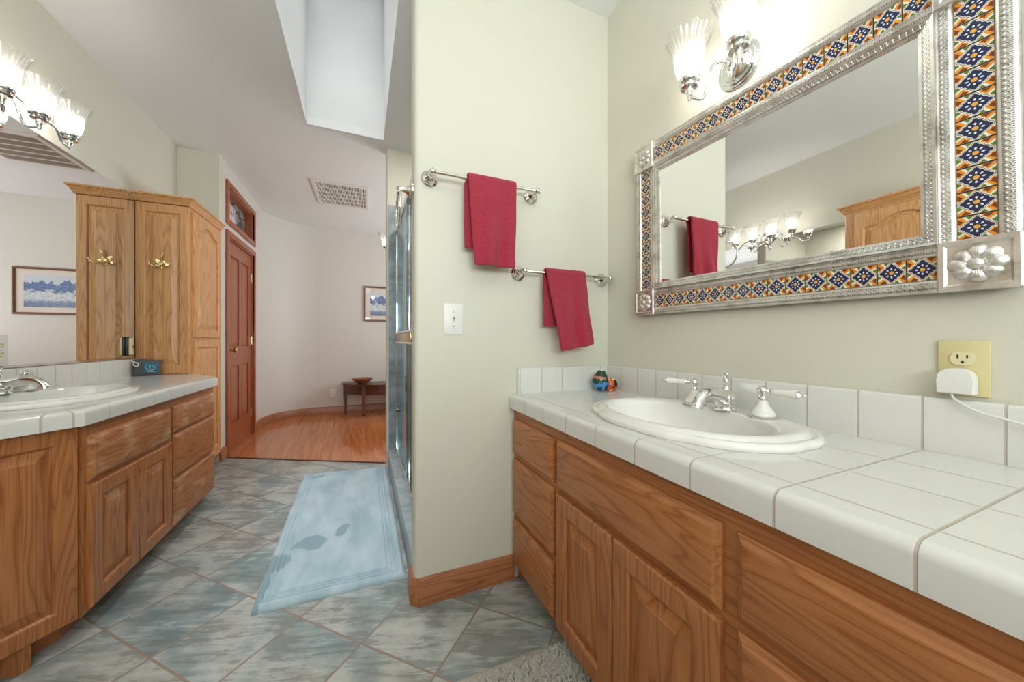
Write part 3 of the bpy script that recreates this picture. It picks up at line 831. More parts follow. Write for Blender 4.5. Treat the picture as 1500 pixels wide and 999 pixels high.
for i, (z, h) in enumerate(((0.575, 0.138), (0.345, 0.222), (0.095, 0.235))):
    add_drawer(vl, 2.335 - FX0, z, 0.525, h, OAK_W if i != 1 else OAK_H)
# door on the near wing
wl = sqrt(wn[0] ** 2 + wn[1] ** 2); ang = math.degrees(atan2(-wn[1], -wn[0]))
MW = T(wn[0], wn[1], 0) @ RZ(ang)
add_door(vl, 0.0, 0.08, wl - 0.004, 0.677, (OAK_V, OAK_V), y=0.0195, M=MW, rail=0.058, name='fixed_panel')
MW2 = T(L, 0, 0) @ RZ(math.degrees(atan2(wf[1], wf[0] - L)))
add_door(vl, 0.06, 0.10, wl - 0.10, 0.625, (OAK_V, OAK_V), M=MW2, rail=0.06)

# tall cabinets
def tall_cabinet(y0, side, label):
    D, Wd = 0.285, 0.585
    root = thing('tall_cabinet', label, 'cabinet', (-1.13, y0, 0), (0, 0, radians(90)), 'tall oak linen cabinets')
    b = bmn(); box(b, 0, Wd, 0, D, 0.09, 2.012); box(b, 0, Wd, 0.06, D, 0, 0.09); link('carcass', b, LITOAK_V, root)
    dx0, dw = (0.03, Wd - 0.075)
    add_door(root, dx0, 1.075, dw, 0.905, (LITOAK_V, LITOAK_V), arch=0.055, name='arched_door')
    add_door(root, dx0, 0.13, dw, 0.925, (LITOAK_V, LITOAK_V), name='lower_door')
    for s in ((-1, 1) if side == 0 else (side,)):
        if s < 0:
            M = T(0, D, 0.0) @ RZ(-90)
        else:
            M = T(Wd, 0, 0.0) @ RZ(90)
        f, p = door_meshes(D - 0.002, 1.05 + 0.95 - 0.82, 0.052, 0.014, 0.0, M @ T(0.001, 0, 0.82), rail=0.06)
        o = link('side_frame', f, LITOAK_V, root, 25); link('raised_panel', p, LITOAK_V, o, 12)
    b = bmn(); k = 0.014
    cr = [(0, 2.002), (0.006, 2.002), (0.009, 2.010), (0.013, 2.017), (0.022, 2.034), (0.027, 2.042), (0.034, 2.045), (0.034, 2.056), (0.0, 2.056)]
    pth = [(-k, D), (-k, -0.001), (Wd + k, -0.001), (Wd + k, D)]
    if side < 0: pth = [(-k, D), (-k, -0.001), (Wd - 0.002, -0.001)]
    sweep(b, pth, cr)
    box(b, 0, Wd, 0.0, D, 2.0125, 2.054)
    link('crown_moulding', b, LITOAK_H, root, 25)
    return root
tall_cabinet(YF, -1, 'tall oak cabinet with brass hook on its side next to the hall door')
tall_cabinet(YN - 0.585, 1, 'tall oak cabinet nearer the camera, arched door seen in the tin framed mirror')

# ------------------------------------------------------------------ countertops
TILE_R = white_tile('counter_tile_right', [('Y', 0.188, 0.1525), ('X', 0.652, 0.152)])
SPL_R = white_tile('backsplash_tile_right', [('Y', 0.236, 0.1063)])
SPL_P = white_tile('backsplash_tile_partition', [('X', 0.640, 0.1085)])
TILE_L = white_tile('counter_tile_left', [('Y', 1.665, 0.1525), ('X', -1.245, 0.152)])
SPL_L = white_tile('backsplash_tile_left', [('Y', 1.42, 0.1063)])
ZT = 0.816

def nose_bevel(b, test, off=0.018):
    es = [e for e in b.edges if abs(e.verts[0].co.z - ZT) < 1e-5 and abs(e.verts[1].co.z - ZT) < 1e-5 and test(e.verts[0].co) and test(e.verts[1].co)]
    bmesh.ops.bevel(b, geom=es, offset=off, segments=5, profile=0.5, affect='EDGES')

ct = thing('countertop', 'white tiled countertop under the tin framed mirror', 'countertop', (0, 0, 0), group='white tiled countertops')
b = bmn(); prism(b, [(0.593, YP0 - LV), (XR - 0.0005, YP0 - LV), (XR - 0.0005, YP0 - 0.001), (0.593, YP0 - 0.001)], 0.757, ZT)
nose_bevel(b, lambda c: c.x < 0.6)
top_r = link('worktop', b, TILE_R, ct, 30)
b = bmn(); box(b, XR - 0.020, XR - 0.0005, YP0 - LV, YP0 - 0.021, ZT - 0.006, 0.930, 0.007, 3); link('backsplash', b, SPL_R, ct, 40)
b = bmn(); box(b, 0.632, XR - 0.0005, YP0 - 0.020, YP0 - 0.0005, ZT - 0.006, 0.930, 0.007, 3); link('backsplash', b, SPL_P, ct, 40)

cl = thing('countertop', 'white tiled countertop with bowed front under the wide frameless mirror', 'countertop', (0, 0, 0), group='white tiled countertops')
NX = -0.880
b = bmn()
poly = [(XL + 0.0005, YN + 0.001), (-1.127, YN + 0.001), (-1.105, YN + 0.001), (NX, FX0 - 0.030), (NX, FX1 + 0.002), (-1.105, YF - 0.001), (XL + 0.0005, YF - 0.001)]
prism(b, poly, 0.757, ZT)
nose_bevel(b, lambda c: c.x > -1.11)
top_l = link('worktop', b, TILE_L, cl, 30)
b = bmn(); box(b, XL + 0.0005, XL + 0.020, YN + 0.015, YF - 0.015, ZT - 0.006, 0.930, 0.007, 3); link('backsplash', b, SPL_L, cl, 40)

# ------------------------------------------------------------------ sinks and taps
def sink_bm(a=0.315, bb=0.228):
    b = bmn(); n = 96
    def m(th, k):
        s = 0.0
        for c0, amp, wd in ((-pi / 2 + 0.55, 0.030, 0.10), (-pi / 2 - 0.55, 0.030, 0.10), (pi / 2 + 0.55, 0.030, 0.10), (pi / 2 - 0.55, 0.030, 0.10), (0, 0.022, 0.10), (pi, 0.022, 0.10)):
            d = (th - c0 + pi) % (2 * pi) - pi
            s += amp * math.exp(-(d / wd) ** 2)
        return 1 - k * s
    def sup(th, e=2.15):
        c, s = cos(th), sin(th)
        r = (abs(c) ** e + abs(s) ** e) ** (-1 / e)
        return r * c, r * s
    R = [(0.985, 0.0, 1, 0), (1.0, 0.006, 1, 0), (0.997, 0.013, 1, 0), (0.98, 0.018, 1, 0), (0.955, 0.019, 0.9, 0), (0.94, 0.016, 0.8, 0), (0.925, 0.016, 0.7, 0),
         (0.905, 0.023, 0.5, 0), (0.88, 0.026, 0.4, 0), (0.85, 0.026, 0.2, 0)]
    rings = []
    for s, z, k, _ in R:
        ring = []
        for i in range(n):
            th = 2 * pi * i / n; x, y = sup(th); q = s * m(th, k)
            ring.append(b.verts.new((a * x * q, bb * y * q, z)))
        rings.append(ring)
    for fa, fb, z in ((0.80, 0.70, 0.025), (0.785, 0.68, 0.020), (0.77, 0.66, 0.005), (0.74, 0.63, -0.03), (0.68, 0.57, -0.07), (0.55, 0.46, -0.105), (0.36, 0.30, -0.125), (0.10, 0.12, -0.132)):
        rings.append([b.verts.new((a * fa * cos(2 * pi * i / n), bb * fb * sin(2 * pi * i / n) - 0.034, z)) for i in range(n)])
    for p, q in zip(rings, rings[1:]): bridge(b, p, q)
    b.faces.new(rings[-1])
    # underside of the bowl
    under = []
    for fa, fb, z in ((0.90, 0.84, 0.0), (0.82, 0.74, -0.04), (0.72, 0.62, -0.09), (0.42, 0.38, -0.142)):
        under.append([b.verts.new((a * fa * cos(2 * pi * i / n), bb * fb * sin(2 * pi * i / n) - 0.02 * (1 if fa < 0.85 else 0), z)) for i in range(n)])
    bridge(b, rings[0], under[0])
    for p, q in zip(under, under[1:]): bridge(b, p, q)
    b.faces.new(under[-1]); return b

def sink(loc, rz, label):
    r = thing('sink', label, 'sink', loc, (0, 0, radians(rz)), 'oval white sinks')
    link('basin', sink_bm(), PORC, r, 50)
    b = bmn(); lathe(b, [(0.022, -0.1315), (0.021, -0.127), (0.012, -0.126), (0.010, -0.129)], T(0, -0.034, 0), 20); link('drain', b, CHROME, r, 40)
    return r

def faucet(loc, rz, label, lev=(20, 0)):
    f = thing('faucet', label, 'faucet', loc, (0, 0, radians(rz)), 'chrome and porcelain faucets')
    b = bmn()
    lathe(b, [(0.030, 0.0), (0.031, 0.004), (0.029, 0.008), (0.026, 0.011), (0.029, 0.016), (0.030, 0.022), (0.026, 0.026), (0.028, 0.032), (0.027, 0.044), (0.020, 0.052), (0.012, 0.056)], None, 28)
    link('spout_base', b, CHROME, f, 45)
    b = bmn(); P = spline([(0, 0.004, 0.040), (0, -0.025, 0.044), (0, -0.058, 0.052), (0, -0.090, 0.050), (0, -0.112, 0.036), (0, -0.121, 0.014)], 6)
    n = len(P); tube(b, P, [0.0235 - 0.009 * min(1, i / (n * 0.7)) + (0.002 if i > n - 5 else 0) for i in range(n)], 16)
    link('spout', b, CHROME, f, 50)
    b = bmn(); lathe(b, [(0.013, 0.054), (0.012, 0.060), (0.008, 0.068), (0.007, 0.078), (0.0095, 0.084), (0.0095, 0.090), (0.007, 0.094), (0.012, 0.104), (0.0125, 0.110), (0.004, 0.112)], T(0, 0.004, 0), 20)
    link('lift_knob', b, CHROME, f, 45)
    for s, tilt in ((-1, lev[0]), (1, lev[1])):
        hx = s * 0.107
        b = bmn()
        esc = bmn(); lathe(esc, [(0.034, 0.0), (0.035, 0.003), (0.030, 0.006), (0.028, 0.0061)], T(hx, 0, 0), 24)
        lathe(b, [(0.0105, 0.046), (0.0115, 0.050), (0.009, 0.054), (0.0085, 0.060), (0.013, 0.066), (0.014, 0.073), (0.010, 0.081), (0.003, 0.084)], T(hx, 0, 0), 20)
        M = T(hx, 0, 0.071) @ RZ(s * tilt) @ RY(90 * s)
        stm = bmn(); lathe(stm, [(0.005, 0.010), (0.008, 0.015), (0.005, 0.019), (0.008, 0.024), (0.008, 0.027)], M, 14)
        fin = bmn(); lathe(fin, [(0.009, 0.083), (0.0105, 0.086), (0.007, 0.090), (0.004, 0.093), (0.0055, 0.097), (0.004, 0.101), (0.001, 0.103)], M, 14)
        h = link('handle', b, CHROME, f, 45)
        link('escutcheon', esc, CHROME, h, 45); link('finial', fin, CHROME, h, 45); link('lever_stem', stm, CHROME, h, 45)
        b = bmn(); lathe(b, [(0.030, 0.006), (0.029, 0.012), (0.024, 0.020), (0.016, 0.030), (0.012, 0.040), (0.0105, 0.046)], T(hx, 0, 0), 24); o = link('porcelain_base', b, PORC, h, 50); o['label'] = 'white porcelain bell base'
        b = bmn(); lathe(b, [(0.008, 0.026), (0.0095, 0.032), (0.0085, 0.045), (0.0095, 0.062), (0.0125, 0.078), (0.012, 0.083)], M, 16); o = link('lever', b, PORC, h, 50); o['label'] = 'white porcelain lever'
    return f

def hole(obj, cx, cy, ax, ay):
    b = bmn(); n = 64
    prism(b, [(cx + ax * cos(2 * pi * i / n), cy + ay * sin(2 * pi * i / n)) for i in range(n)], 0.70, 0.90); cut(obj, b)
SRX, SRY = 0.872, 0.738
hole(top_r, SRX, SRY, 0.214, 0.298)
sink((SRX, SRY, ZT + 0.0005), -90, 'oval white sink with moulded rim in the counter under the tin framed mirror')
faucet((SRX + 0.135, SRY - 0.026, ZT + 0.0265), -90, 'chrome faucet with two porcelain levers below the tin framed mirror', (-22, 0))
SLX, SLY = -1.160, 2.03
hole(top_l, SLX, SLY, 0.214, 0.298)
sink((SLX, SLY, ZT + 0.0005), 90, 'oval white sink in the counter under the wide frameless mirror')
faucet((SLX - 0.135, SLY, ZT + 0.0265), 90, 'chrome faucet with arched spout below the wide frameless mirror', (0, 22))

# ------------------------------------------------------------------ frameless mirror on the left wall
mw = thing('wall_mirror', 'wide frameless mirror on the wall above the bowed countertop', 'mirror', (XL, YN, 0.934), (0, 0, radians(90)))
ML = YF - YN
b = bmn(); box(b, 0.016, ML - 0.0155, -0.006, -0.0005, 0.008, 1.10, 0.0015, 1); link('mirror_glass', b, MIRROR, mw)
b = bmn(); box(b, 0.016, ML - 0.0155, -0.009, -0.0002, 0.0, 0.0078); link('bottom_channel', b, NICKEL, mw)

# ------------------------------------------------------------------ tin and tile framed mirror on the right wall
FW, FH, CB = 0.969, 0.70, 0.102
MIR_LOC = (XR - 0.0005, 0.6965, 1.150); MIR_ROT = (0, 0, radians(-90))
mf = thing('framed_mirror', 'large mirror in an embossed tin frame set with painted blue and orange tiles', 'mirror', MIR_LOC, MIR_ROT)
x0, x1 = -FW / 2, FW / 2
b = bmn(); box(b, x0 + 0.004, x1 - 0.004, -0.024, -0.002, 0.004, FH - 0.004); link('backing_board', b, DKMETAL, mf)

def band(p, q, nrm, width, base, rise, name='tin_band', mat=TIN_P, mitre=0.0):
    """Embossed strip from p to q (x,z); nrm is the across direction."""
    P, Q, Nn = Vector(p), Vector(q), Vector(nrm); Ln = (Q - P).length; d = (Q - P).normalized()
    b = bmn(); nu, nv = 2, 8
    def f(u, v):
        ex = mitre * v
        c = P + d * (ex + u * (Ln - 2 * ex)) + Nn * (width * v)
        y = -(base + rise * (sin(pi * v) ** 0.6 if 0 < v < 1 else 0.0))
        return Vector((c.x, y, c.y))
    V = gridsurf(b, f, nu, nv, lambda u, v: (u * Ln, v))
    # side skirts down to the backing
    for row in ([V[i][0] for i in range(nu + 1)], [V[i][nv] for i in range(nu + 1)]):
        low = [b.verts.new((v.co.x, -0.0241, v.co.z)) for v in row]; bridge(b, row, low, closed=False)
    return link(name, b, mat, mf, 50)

for (p, q, nr) in (((x0 + CB, 0), (x1 - CB, 0), (0, 1)), ((x0 + CB, FH), (x1 - CB, FH), (0, -1)),
                   ((x0, CB), (x0, FH - CB), (1, 0)), ((x1, CB), (x1, FH - CB), (-1, 0))):
    N2 = Vector(nr)
    band(p, q, nr, 0.028, 0.030, 0.006)
    band(Vector(p) + N2 * 0.078, Vector(q) + N2 * 0.078, nr, 0.026, 0.030, 0.005)
    # painted tiles
    P = Vector(p) + N2 * 0.0285; Q = Vector(q) + N2 * 0.0285
    nt = 16 if nr[0] == 0 else 10
    b = bmn(); d = (Q - P).normalized(); Ln = (Q - P).length
    lay = b.loops.layers.uv.verify()
    for i in range(nt):
        for (a0, a1, c0, c1) in ((i / nt, (i + 1) / nt, 0.0, 1.0),):
            g = 0.0012
            pts = [P + d * (a0 * Ln + g), P + d * (a1 * Ln - g), P + d * (a1 * Ln - g) + N2 * 0.049, P + d * (a0 * Ln + g) + N2 * 0.049]
            vs = [b.verts.new((t_.x, -0.0295, t_.y)) for t_ in pts]; lw = [b.verts.new((t_.x, -0.0245, t_.y)) for t_ in pts]
            fc = b.faces.new(vs)
            for lp_, uvc in zip(fc.loops, ((0.001, 0.001), (0.999, 0.001), (0.999, 0.999), (0.001, 0.999))): lp_[lay].uv = uvc
            for k in range(4):
                sf = b.faces.new([vs[k], vs[(k + 1) % 4], lw[(k + 1) % 4], lw[k]])
                for lp_ in sf.loops: lp_[lay].uv = (0.001, 0.001)
    link('tile_strip', b, TALAV, mf)
# inner sloping moulding, mitred
i0, i1, j0, j1 = x0 + CB, x1 - CB, CB, FH - CB
for p, q, nr in (((i0, j0), (i1, j0), (0, 1)), ((i0, j1), (i1, j1), (0, -1)), ((i0, j0), (i0, j1), (1, 0)), ((i1, j0), (i1, j1), (-1, 0))):
    P, Q, N2 = Vector(p), Vector(q), Vector(nr); Ln = (Q - P).length; d = (Q - P).normalized(); wd = 0.026
    b = bmn()
    def f(u, v):
        ex = wd * v; c = P + d * (ex + u * (Ln - 2 * ex)) + N2 * (wd * v)
        return Vector((c.x, -(0.040 - 0.012 * v), c.y))
    V = gridsurf(b, f, 2, 4, lambda u, v: (u * Ln, v))
    for row in ([V[i][0] for i in range(3)], [V[i][4] for i in range(3)]):
        low = [b.verts.new((v.co.x, -0.0241, v.co.z)) for v in row]; bridge(b, row, low, closed=False)
    link('inner_moulding', b, TIN_P, mf, 50)
b = bmn(); box(b, i0 + 0.02, i1 - 0.02, -0.0262, -0.0245, j0 + 0.02, j1 - 0.02); link('mirror_glass', b, MIRROR, mf)
for cx in (x0 + CB / 2, x1 - CB / 2):
    for cz in (CB / 2, FH - CB / 2):
        b = bmn(); h = CB / 2 + 0.001; loops = []
        for i, y in ((0, -0.0242), (0, -0.040), (0.003, -0.043), (0.010, -0.043), (0.013, -0.0405), (0.014, -0.040)):
            loops.append([b.verts.new((cx + sx * (h - i), y, cz + sz * (h - i))) for sx, sz in ((-1, -1), (1, -1), (1, 1), (-1, 1))])
        for p, q in zip(loops, loops[1:]): bridge(b, p, q)
        b.faces.new(loops[-1])
        cb = link('corner_block', b, TIN, mf, 20)
        b = bmn(); n = 120; rings = []; npet = 8
        for s in [k / 14 for k in range(15)]:
            ring = []
            for i in range(n):
                a = 2 * pi * i / n
                lob = abs(cos(a * npet / 2)) ** 0.45
                R = 0.030 + 0.008 * lob; r = 0.010 + (R - 0.010) * s
                hgt = 0.0085 * sin(pi * min(1, s * 0.92 + 0.08)) ** 0.8 * (0.45 + 0.55 * lob) + 0.0006 * cos(a * 40) * (1 - s) * (0.3 < s + 0.3)
                if s == 1: hgt = 0.0
                ring.append(b.verts.new((cx + r * cos(a), -0.0402 - hgt, cz + r * sin(a))))
            rings.append(ring)
        for p, q in zip(rings, rings[1:]): bridge(b, p, q)
        lathe(b, [(0.0115, 0.0), (0.0112, 0.004), (0.009, 0.008), (0.005, 0.0105), (0.001, 0.0112)], T(cx, -0.0402, cz) @ RX(90), 24, capb=False)
        link('rosette', b, TIN, cb, 60)

# the hand made frame is not quite square
def unsquare(o):
    for v in o.data.vertices:
        u = (v.co.x + FW / 2) / FW; t_ = v.co.z / FH
        c = (Vector((-0.4845, 0.011)) * (1 - u) + Vector((0.4845, 0.0)) * u) * (1 - t_) + (Vector((-0.4905, 0.727)) * (1 - u) + Vector((0.4765, 0.678)) * u) * t_
        v.co.x, v.co.z = c.x, c.y
    for ch in o.children: unsquare(ch)
for ch in mf.children: unsquare(ch)

# ------------------------------------------------------------------ vanity lamps
def shade_bm(M):
    b = bmn(); n = 120
    prof = [(0.022, 0.0), (0.030, 0.004), (0.036, 0.012), (0.040, 0.030), (0.043, 0.055), (0.047, 0.080), (0.054, 0.105), (0.063, 0.125), (0.071, 0.138)]
    rings = []
    for sgn in (1, -1):
        for (r, z) in (prof if sgn > 0 else prof[::-1]):
            ring = []; tt = z / 0.138
            for i in range(n):
                a = 2 * pi * i / n
                rib = 0.0022 * cos(a * 24) * min(1, tt * 4) + 0.0040 * cos(a * 10) * max(0, tt - 0.5) ** 1.2 * 2.0
                rr = r + (rib if sgn > 0 else rib * 0.5 - 0.0035)
                zz = z + 0.0025 * cos(a * 10) * max(0, tt - 0.6) * 2
                ring.append(b.verts.new(M @ Vector((rr * cos(a), rr * sin(a), zz))))
            rings.append(ring)
    for p, q in zip(rings, rings[1:]): bridge(b, p, q)
    return b

def vanity_lamp(label, loc, rz, shades, zs=0.0, sy=-0.13, group='chrome vanity lamps'):
    """Local: wall plane y=0, plate centred at origin, shades upright along x; zs = height of shade bottoms."""
    r = thing('vanity_lamp', label, 'lamp', loc, (0, 0, radians(rz)), group)
    b = bmn(); M = RX(90)
    lathe(b, [(0.070, 0.0), (0.070, 0.006), (0.066, 0.010), (0.060, 0.011), (0.058, 0.016), (0.050, 0.018), (0.046, 0.024), (0.034, 0.030), (0.022, 0.034), (0.016, 0.044), (0.010, 0.050), (0.002, 0.052)], M, 36)
    link('backplate', b, CHROME, r, 40)
    for sx in shades:
        s = 1 if sx > 0 else -1
        b = bmn(); ax = abs(sx)
        if ax < 0.12:
            P = [(s * 0.012, -0.030, 0.012), (s * 0.030, -0.060, 0.016), (s * 0.040, -0.085, -0.01), (s * 0.048, -0.105, zs - 0.068), (s * (ax - 0.012), sy + 0.004, zs - 0.062), (sx, sy, zs - 0.044)]
        else:
            P = [(s * 0.016, -0.030, 0.006), (s * 0.05, -0.075, 0.018), (s * 0.11, -0.11, zs + 0.006), (s * (ax - 0.085), sy, zs - 0.012), (s * (ax - 0.045), sy, zs - 0.056), (sx, sy, zs - 0.056), (sx, sy, zs - 0.042)]
        tube(b, spline(P, 7), 0.0052, 10)
        link('arm', b, CHROME, r, 50)
        b = bmn()
        lathe(b, [(0.004, -0.066), (0.007, -0.060), (0.006, -0.052), (0.009, -0.046), (0.012, -0.036), (0.012, -0.026), (0.026, -0.024), (0.028, -0.018), (0.024, -0.014), (0.030, -0.010), (0.033, -0.002), (0.033, 0.004), (0.028, 0.005)], T(sx, sy, zs), 28)
        cup = link('shade_cup', b, CHROME, r, 40)
        link('shade', shade_bm(T(sx, sy, zs + 0.0055)), SHADE, r, 60)
        b = bmn(); lathe(b, [(0.010, 0.006), (0.012, 0.020), (0.020, 0.036), (0.026, 0.054), (0.026, 0.066), (0.020, 0.080), (0.009, 0.088), (0.001, 0.090)], T(sx, sy, zs), 20)
        link('bulb', b, BULBM, r, 60)
    return r
vanity_lamp('chrome two light wall lamp with ribbed glass shades above the tin framed mirror', (XR - 0.0005, 0.752, 1.948), -90, (-0.083, 0.083), -0.030)
vanity_lamp('chrome four light wall lamp with ribbed glass shades above the frameless mirror', (XL + 0.0005, 2.115, 2.065), 90, (-0.255, -0.085, 0.085, 0.255), -0.030)

# sconce on the hall side of the shower wall
sc = thing('wall_sconce', 'white glass sconce showing past the end wall of the shower', 'lamp', (0.238, YS1 + 0.0005, 1.945), (0, 0, radians(180)))
b = bmn(); lathe(b, [(0.045, 0), (0.045, 0.006), (0.03, 0.014), (0.012, 0.02), (0.008, 0.03)], T(0, 0, -0.03) @ RX(90), 24); link('backplate', b, CHROME, sc, 40)
b = bmn(); tube(b, spline([(0, -0.02, -0.03), (0, -0.08, -0.07), (0.030, -0.15, -0.07), (0.038, -0.17, -0.045)], 7), 0.006, 10); link('arm', b, CHROME, sc, 50)
b = bmn(); lathe(b, [(0.012, -0.05), (0.024, -0.046), (0.028, -0.036), (0.028, -0.03)], T(0.038, -0.17, 0), 24); link('shade_cup', b, CHROME, sc, 40)
b = bmn(); lathe(b, [(0.028, -0.03), (0.040, -0.01), (0.046, 0.03), (0.056, 0.06), (0.078, 0.085), (0.074, 0.085), (0.052, 0.058), (0.042, 0.03), (0.036, -0.008), (0.024, -0.027)], T(0.038, -0.17, 0), 36); link('shade', b, SHADE, sc, 50)
b = bmn(); lathe(b, [(0.010, -0.028), (0.018, -0.01), (0.024, 0.02), (0.020, 0.04), (0.001, 0.05)], T(0.038, -0.17, 0), 18); link('bulb', b, BULBM, sc, 60)

# ------------------------------------------------------------------ towel bars, towels, ring, switch on the partition
def towel_bar(label, xa, xb, z, ends=(0.0, 0.02)):
    r = thing('towel_bar', label, 'towel bar', (xa, YP0 - 0.0005, z), (0, 0, 0), 'chrome towel bars on the partition')
    L = xb - xa
    for x in (0, L):
        b = bmn()
        lathe(b, [(0.033, 0), (0.033, 0.005), (0.029, 0.009), (0.027, 0.010), (0.026, 0.015), (0.021, 0.018), (0.019, 0.024), (0.012, 0.030), (0.009, 0.040), (0.0085, 0.054), (0.011, 0.058), (0.012, 0.068), (0.011, 0.078), (0.006, 0.083), (0.001, 0.084)], T(x, 0, 0) @ RX(90), 28)
        link('post', b, NICKEL, r, 40)
    b = bmn(); tube(b, [(-0.004, -0.068, 0), (L + 0.004, -0.068, 0)], 0.0075, 14)
    lathe(b, [(0.0075, 0), (0.010, 0.003), (0.010, 0.008), (0.006, 0.012), (0.001, 0.014)], T(L + 0.004, -0.068, 0) @ RY(90), 14)
    link('bar', b, NICKEL, r, 40)
    return r
towel_bar('upper of the two chrome towel bars, at the outer edge of the partition', 0.247, 0.700, 1.702)
towel_bar('lower of the two chrome towel bars, near the corner with the wall', 0.637, 1.089, 1.351)

def towel(label, xa, xb, zbar, zf, zb, slant, dep, seed, xback=0.0):
    """Hand towel folded over a bar: front hem at zf, back hem at zb; dep pushes the hem forwards; slant shifts it sideways."""
    r0 = 0.016; rows = []
    yb = YP0 - 0.0685
    Lf = zbar - zf; Lb = zbar - zb
    S_ = [('f', 1 - k / 26) for k in range(26)] + [('t', k / 8) for k in range(9)] + [('b', k / 20) for k in range(1, 21)]
    rnd = random.Random(seed)
    ph = [rnd.uniform(0, 6) for _ in range(6)]
    def pt(kind, s, u):
        wv = 0.005 * sin(u * 8 + ph[0] + s * 1.2) + 0.004 * sin(u * 15 + ph[1] + s * 2.5) + 0.003 * sin(s * 9 + u * 5 + ph[2])
        if kind == 'f':
            x = xa + (xb - xa) * u + slant[0] * s * (1 - u) + slant[1] * s * u
            y = yb - r0 - dep * s ** 1.3 + wv * s * 1.6 - 0.006 * sin(pi * u) * s
            z = zbar - Lf * s + (slant[2] * u * s)
        elif kind == 't':
            a = pi * s; x = xa + (xb - xa) * u
            y = yb - r0 * cos(a); z = zbar + r0 * sin(a)
        else:
            x = xa + xback + (xb - xa) * u + 0.01 * s * sin(u * 4)
            y = yb + r0 - 0.004 * s + wv * s; z = zbar - Lb * s
        return Vector((x, y, z))
    bm = bmn(); nu = 26; V = []
    for kind, s in S_:
        V.append([bm.verts.new(pt(kind, s, i / nu) + Vector((0, 0, 0))) for i in range(nu + 1)])
    for i in range(len(V) - 1):
        for j in range(nu): bm.faces.new([V[i][j], V[i][j + 1], V[i + 1][j + 1], V[i + 1][j]])
    bmesh.ops.recalc_face_normals(bm, faces=bm.faces)
    me = bpy.data.meshes.new('hand_towel'); bm.to_mesh(me); bm.free(); me.materials.append(TERRY); me.shade_smooth()
    o = bpy.data.objects.new('hand_towel', me); COL.objects.link(o)
    m1 = o.modifiers.new('thick', 'SOLIDIFY'); m1.thickness = 0.013; m1.offset = 0
    m2 = o.modifiers.new('bev', 'BEVEL'); m2.width = 0.004; m2.segments = 2
    m3 = o.modifiers.new('sub', 'SUBSURF'); m3.levels = 1; m3.render_levels = 1
    tag(o, label, 'towel', 'red hand towels on the partition')
    # dobby hem near the front edge
    b = bmn()
    V = []
    for s in (0.905, 0.915, 0.935, 0.945):
        V.append([b.verts.new(pt('f', s, 0.01 + 0.98 * i / nu) + Vector((0, -0.0075 if s in (0.915, 0.935) else -0.006, 0))) for i in range(nu + 1)])
    for i in range(3): bridge(b, V[i], V[i + 1], closed=False)
    h = link('hem_band', b, TERRY, o, 60)
    return o
towel('red hand towel hung straight over the upper chrome bar', 0.385, 0.594, 1.702, 1.352, 1.425, (0.022, -0.012, 0.0), 0.012, 3, -0.008)
towel('red hand towel hung askew over the lower chrome bar', 0.738, 0.940, 1.351, 1.005, 1.115, (0.052, 0.018, 0.030), 0.040, 5, 0.0)

# towel ring on the partition's end face
tr_ = thing('towel_ring', 'chrome towel ring on the narrow end of the partition', 'towel ring', (XP - 0.0005, 1.475, 1.665), (0, 0, radians(-90)))
b = bmn(); lathe(b, [(0.030, 0), (0.030, 0.006), (0.025, 0.012), (0.022, 0.013), (0.018, 0.022), (0.010, 0.030), (0.008, 0.048), (0.012, 0.052), (0.012, 0.060), (0.003, 0.065)], RX(90), 24); link('post', b, NICKEL, tr_, 40)
b = bmn(); tube(b, [(0.080 * sin(a), -0.056, -0.078 + 0.080 * cos(a)) for a in [2 * pi * i / 48 for i in range(48)]], 0.0048, 10, closed=True); link('ring', b, NICKEL, tr_, 60)

# light switch
sw = thing('light_switch', 'white toggle switch plate on the partition below the upper towel', 'switch', (0.346, YP0 - 0.0003, 1.140))
b = bmn(); box(b, -0.0405, 0.0405, -0.006, 0, -0.0635, 0.0635, 0.0025, 2); link('plate', b, PLASTIC, sw, 30)
b = bmn(); box(b, -0.005, 0.005, -0.0068, -0.0062, -0.012, 0.012); link('toggle_slot', b, IVORY2, sw)
b = bmn(); box(b, -0.0035, 0.0035, -0.016, -0.0069, -0.002, 0.009, 0.001, 1); link('toggle', b, NICKEL, sw)
for z in (-0.030, 0.030):
    b = bmn(); lathe(b, [(0.003, 0), (0.0025, 0.001)], T(0, -0.0061, z) @ RX(90), 10); link('screw', b, NICKEL, sw)

# ------------------------------------------------------------------ outlets
def outlet(label, loc, rz, mplate, mface, w=0.070, h=0.113, mount=None):
    o = thing('wall_outlet', label, 'outlet', loc, (0, 0, radians(rz)), 'duplex wall outlets')
    b = bmn(); box(b, -w / 2, w / 2, -0.006, 0, -h / 2, h / 2, 0.0025, 2); link('plate', b, mplate, o, 30)
    for z in (-0.0195, 0.0195):
        b = bmn()
        n = 32; pts = []
        for i in range(n):
            a = 2 * pi * i / n; pts.append((0.0165 * cos(a), max(-0.0125, min(0.0125, 0.0165 * sin(a)))))
        prism(b, pts, 0.0, 0.0025, T(0, -0.0061, z) @ RX(90)); f = link('receptacle', b, mface, o)
        b = bmn()
        for sx, hh in ((-0.0062, 0.0045), (0.0062, 0.0036)): box(b, sx - 0.0011, sx + 0.0011, -0.0092, -0.0087, z + 0.002 - hh + 0.002, z + 0.002 + hh + 0.002)
        lathe(b, [(0.0024, 0), (0.0024, 0.0005)], T(0, -0.0087, z - 0.007) @ RX(90), 12); link('slots', b, BLACK, f)
    b = bmn(); lathe(b, [(0.003, 0), (0.0026, 0.0008)], T(0, -0.0061, 0) @ RX(90), 10); link('screw', b, NICKEL, o)
    return o
outlet('ivory duplex outlet above the backsplash beside the tin framed mirror', (XR - 0.0003, 0.290, 0.9945), -90, IVORY, IVORY2, w=0.068)
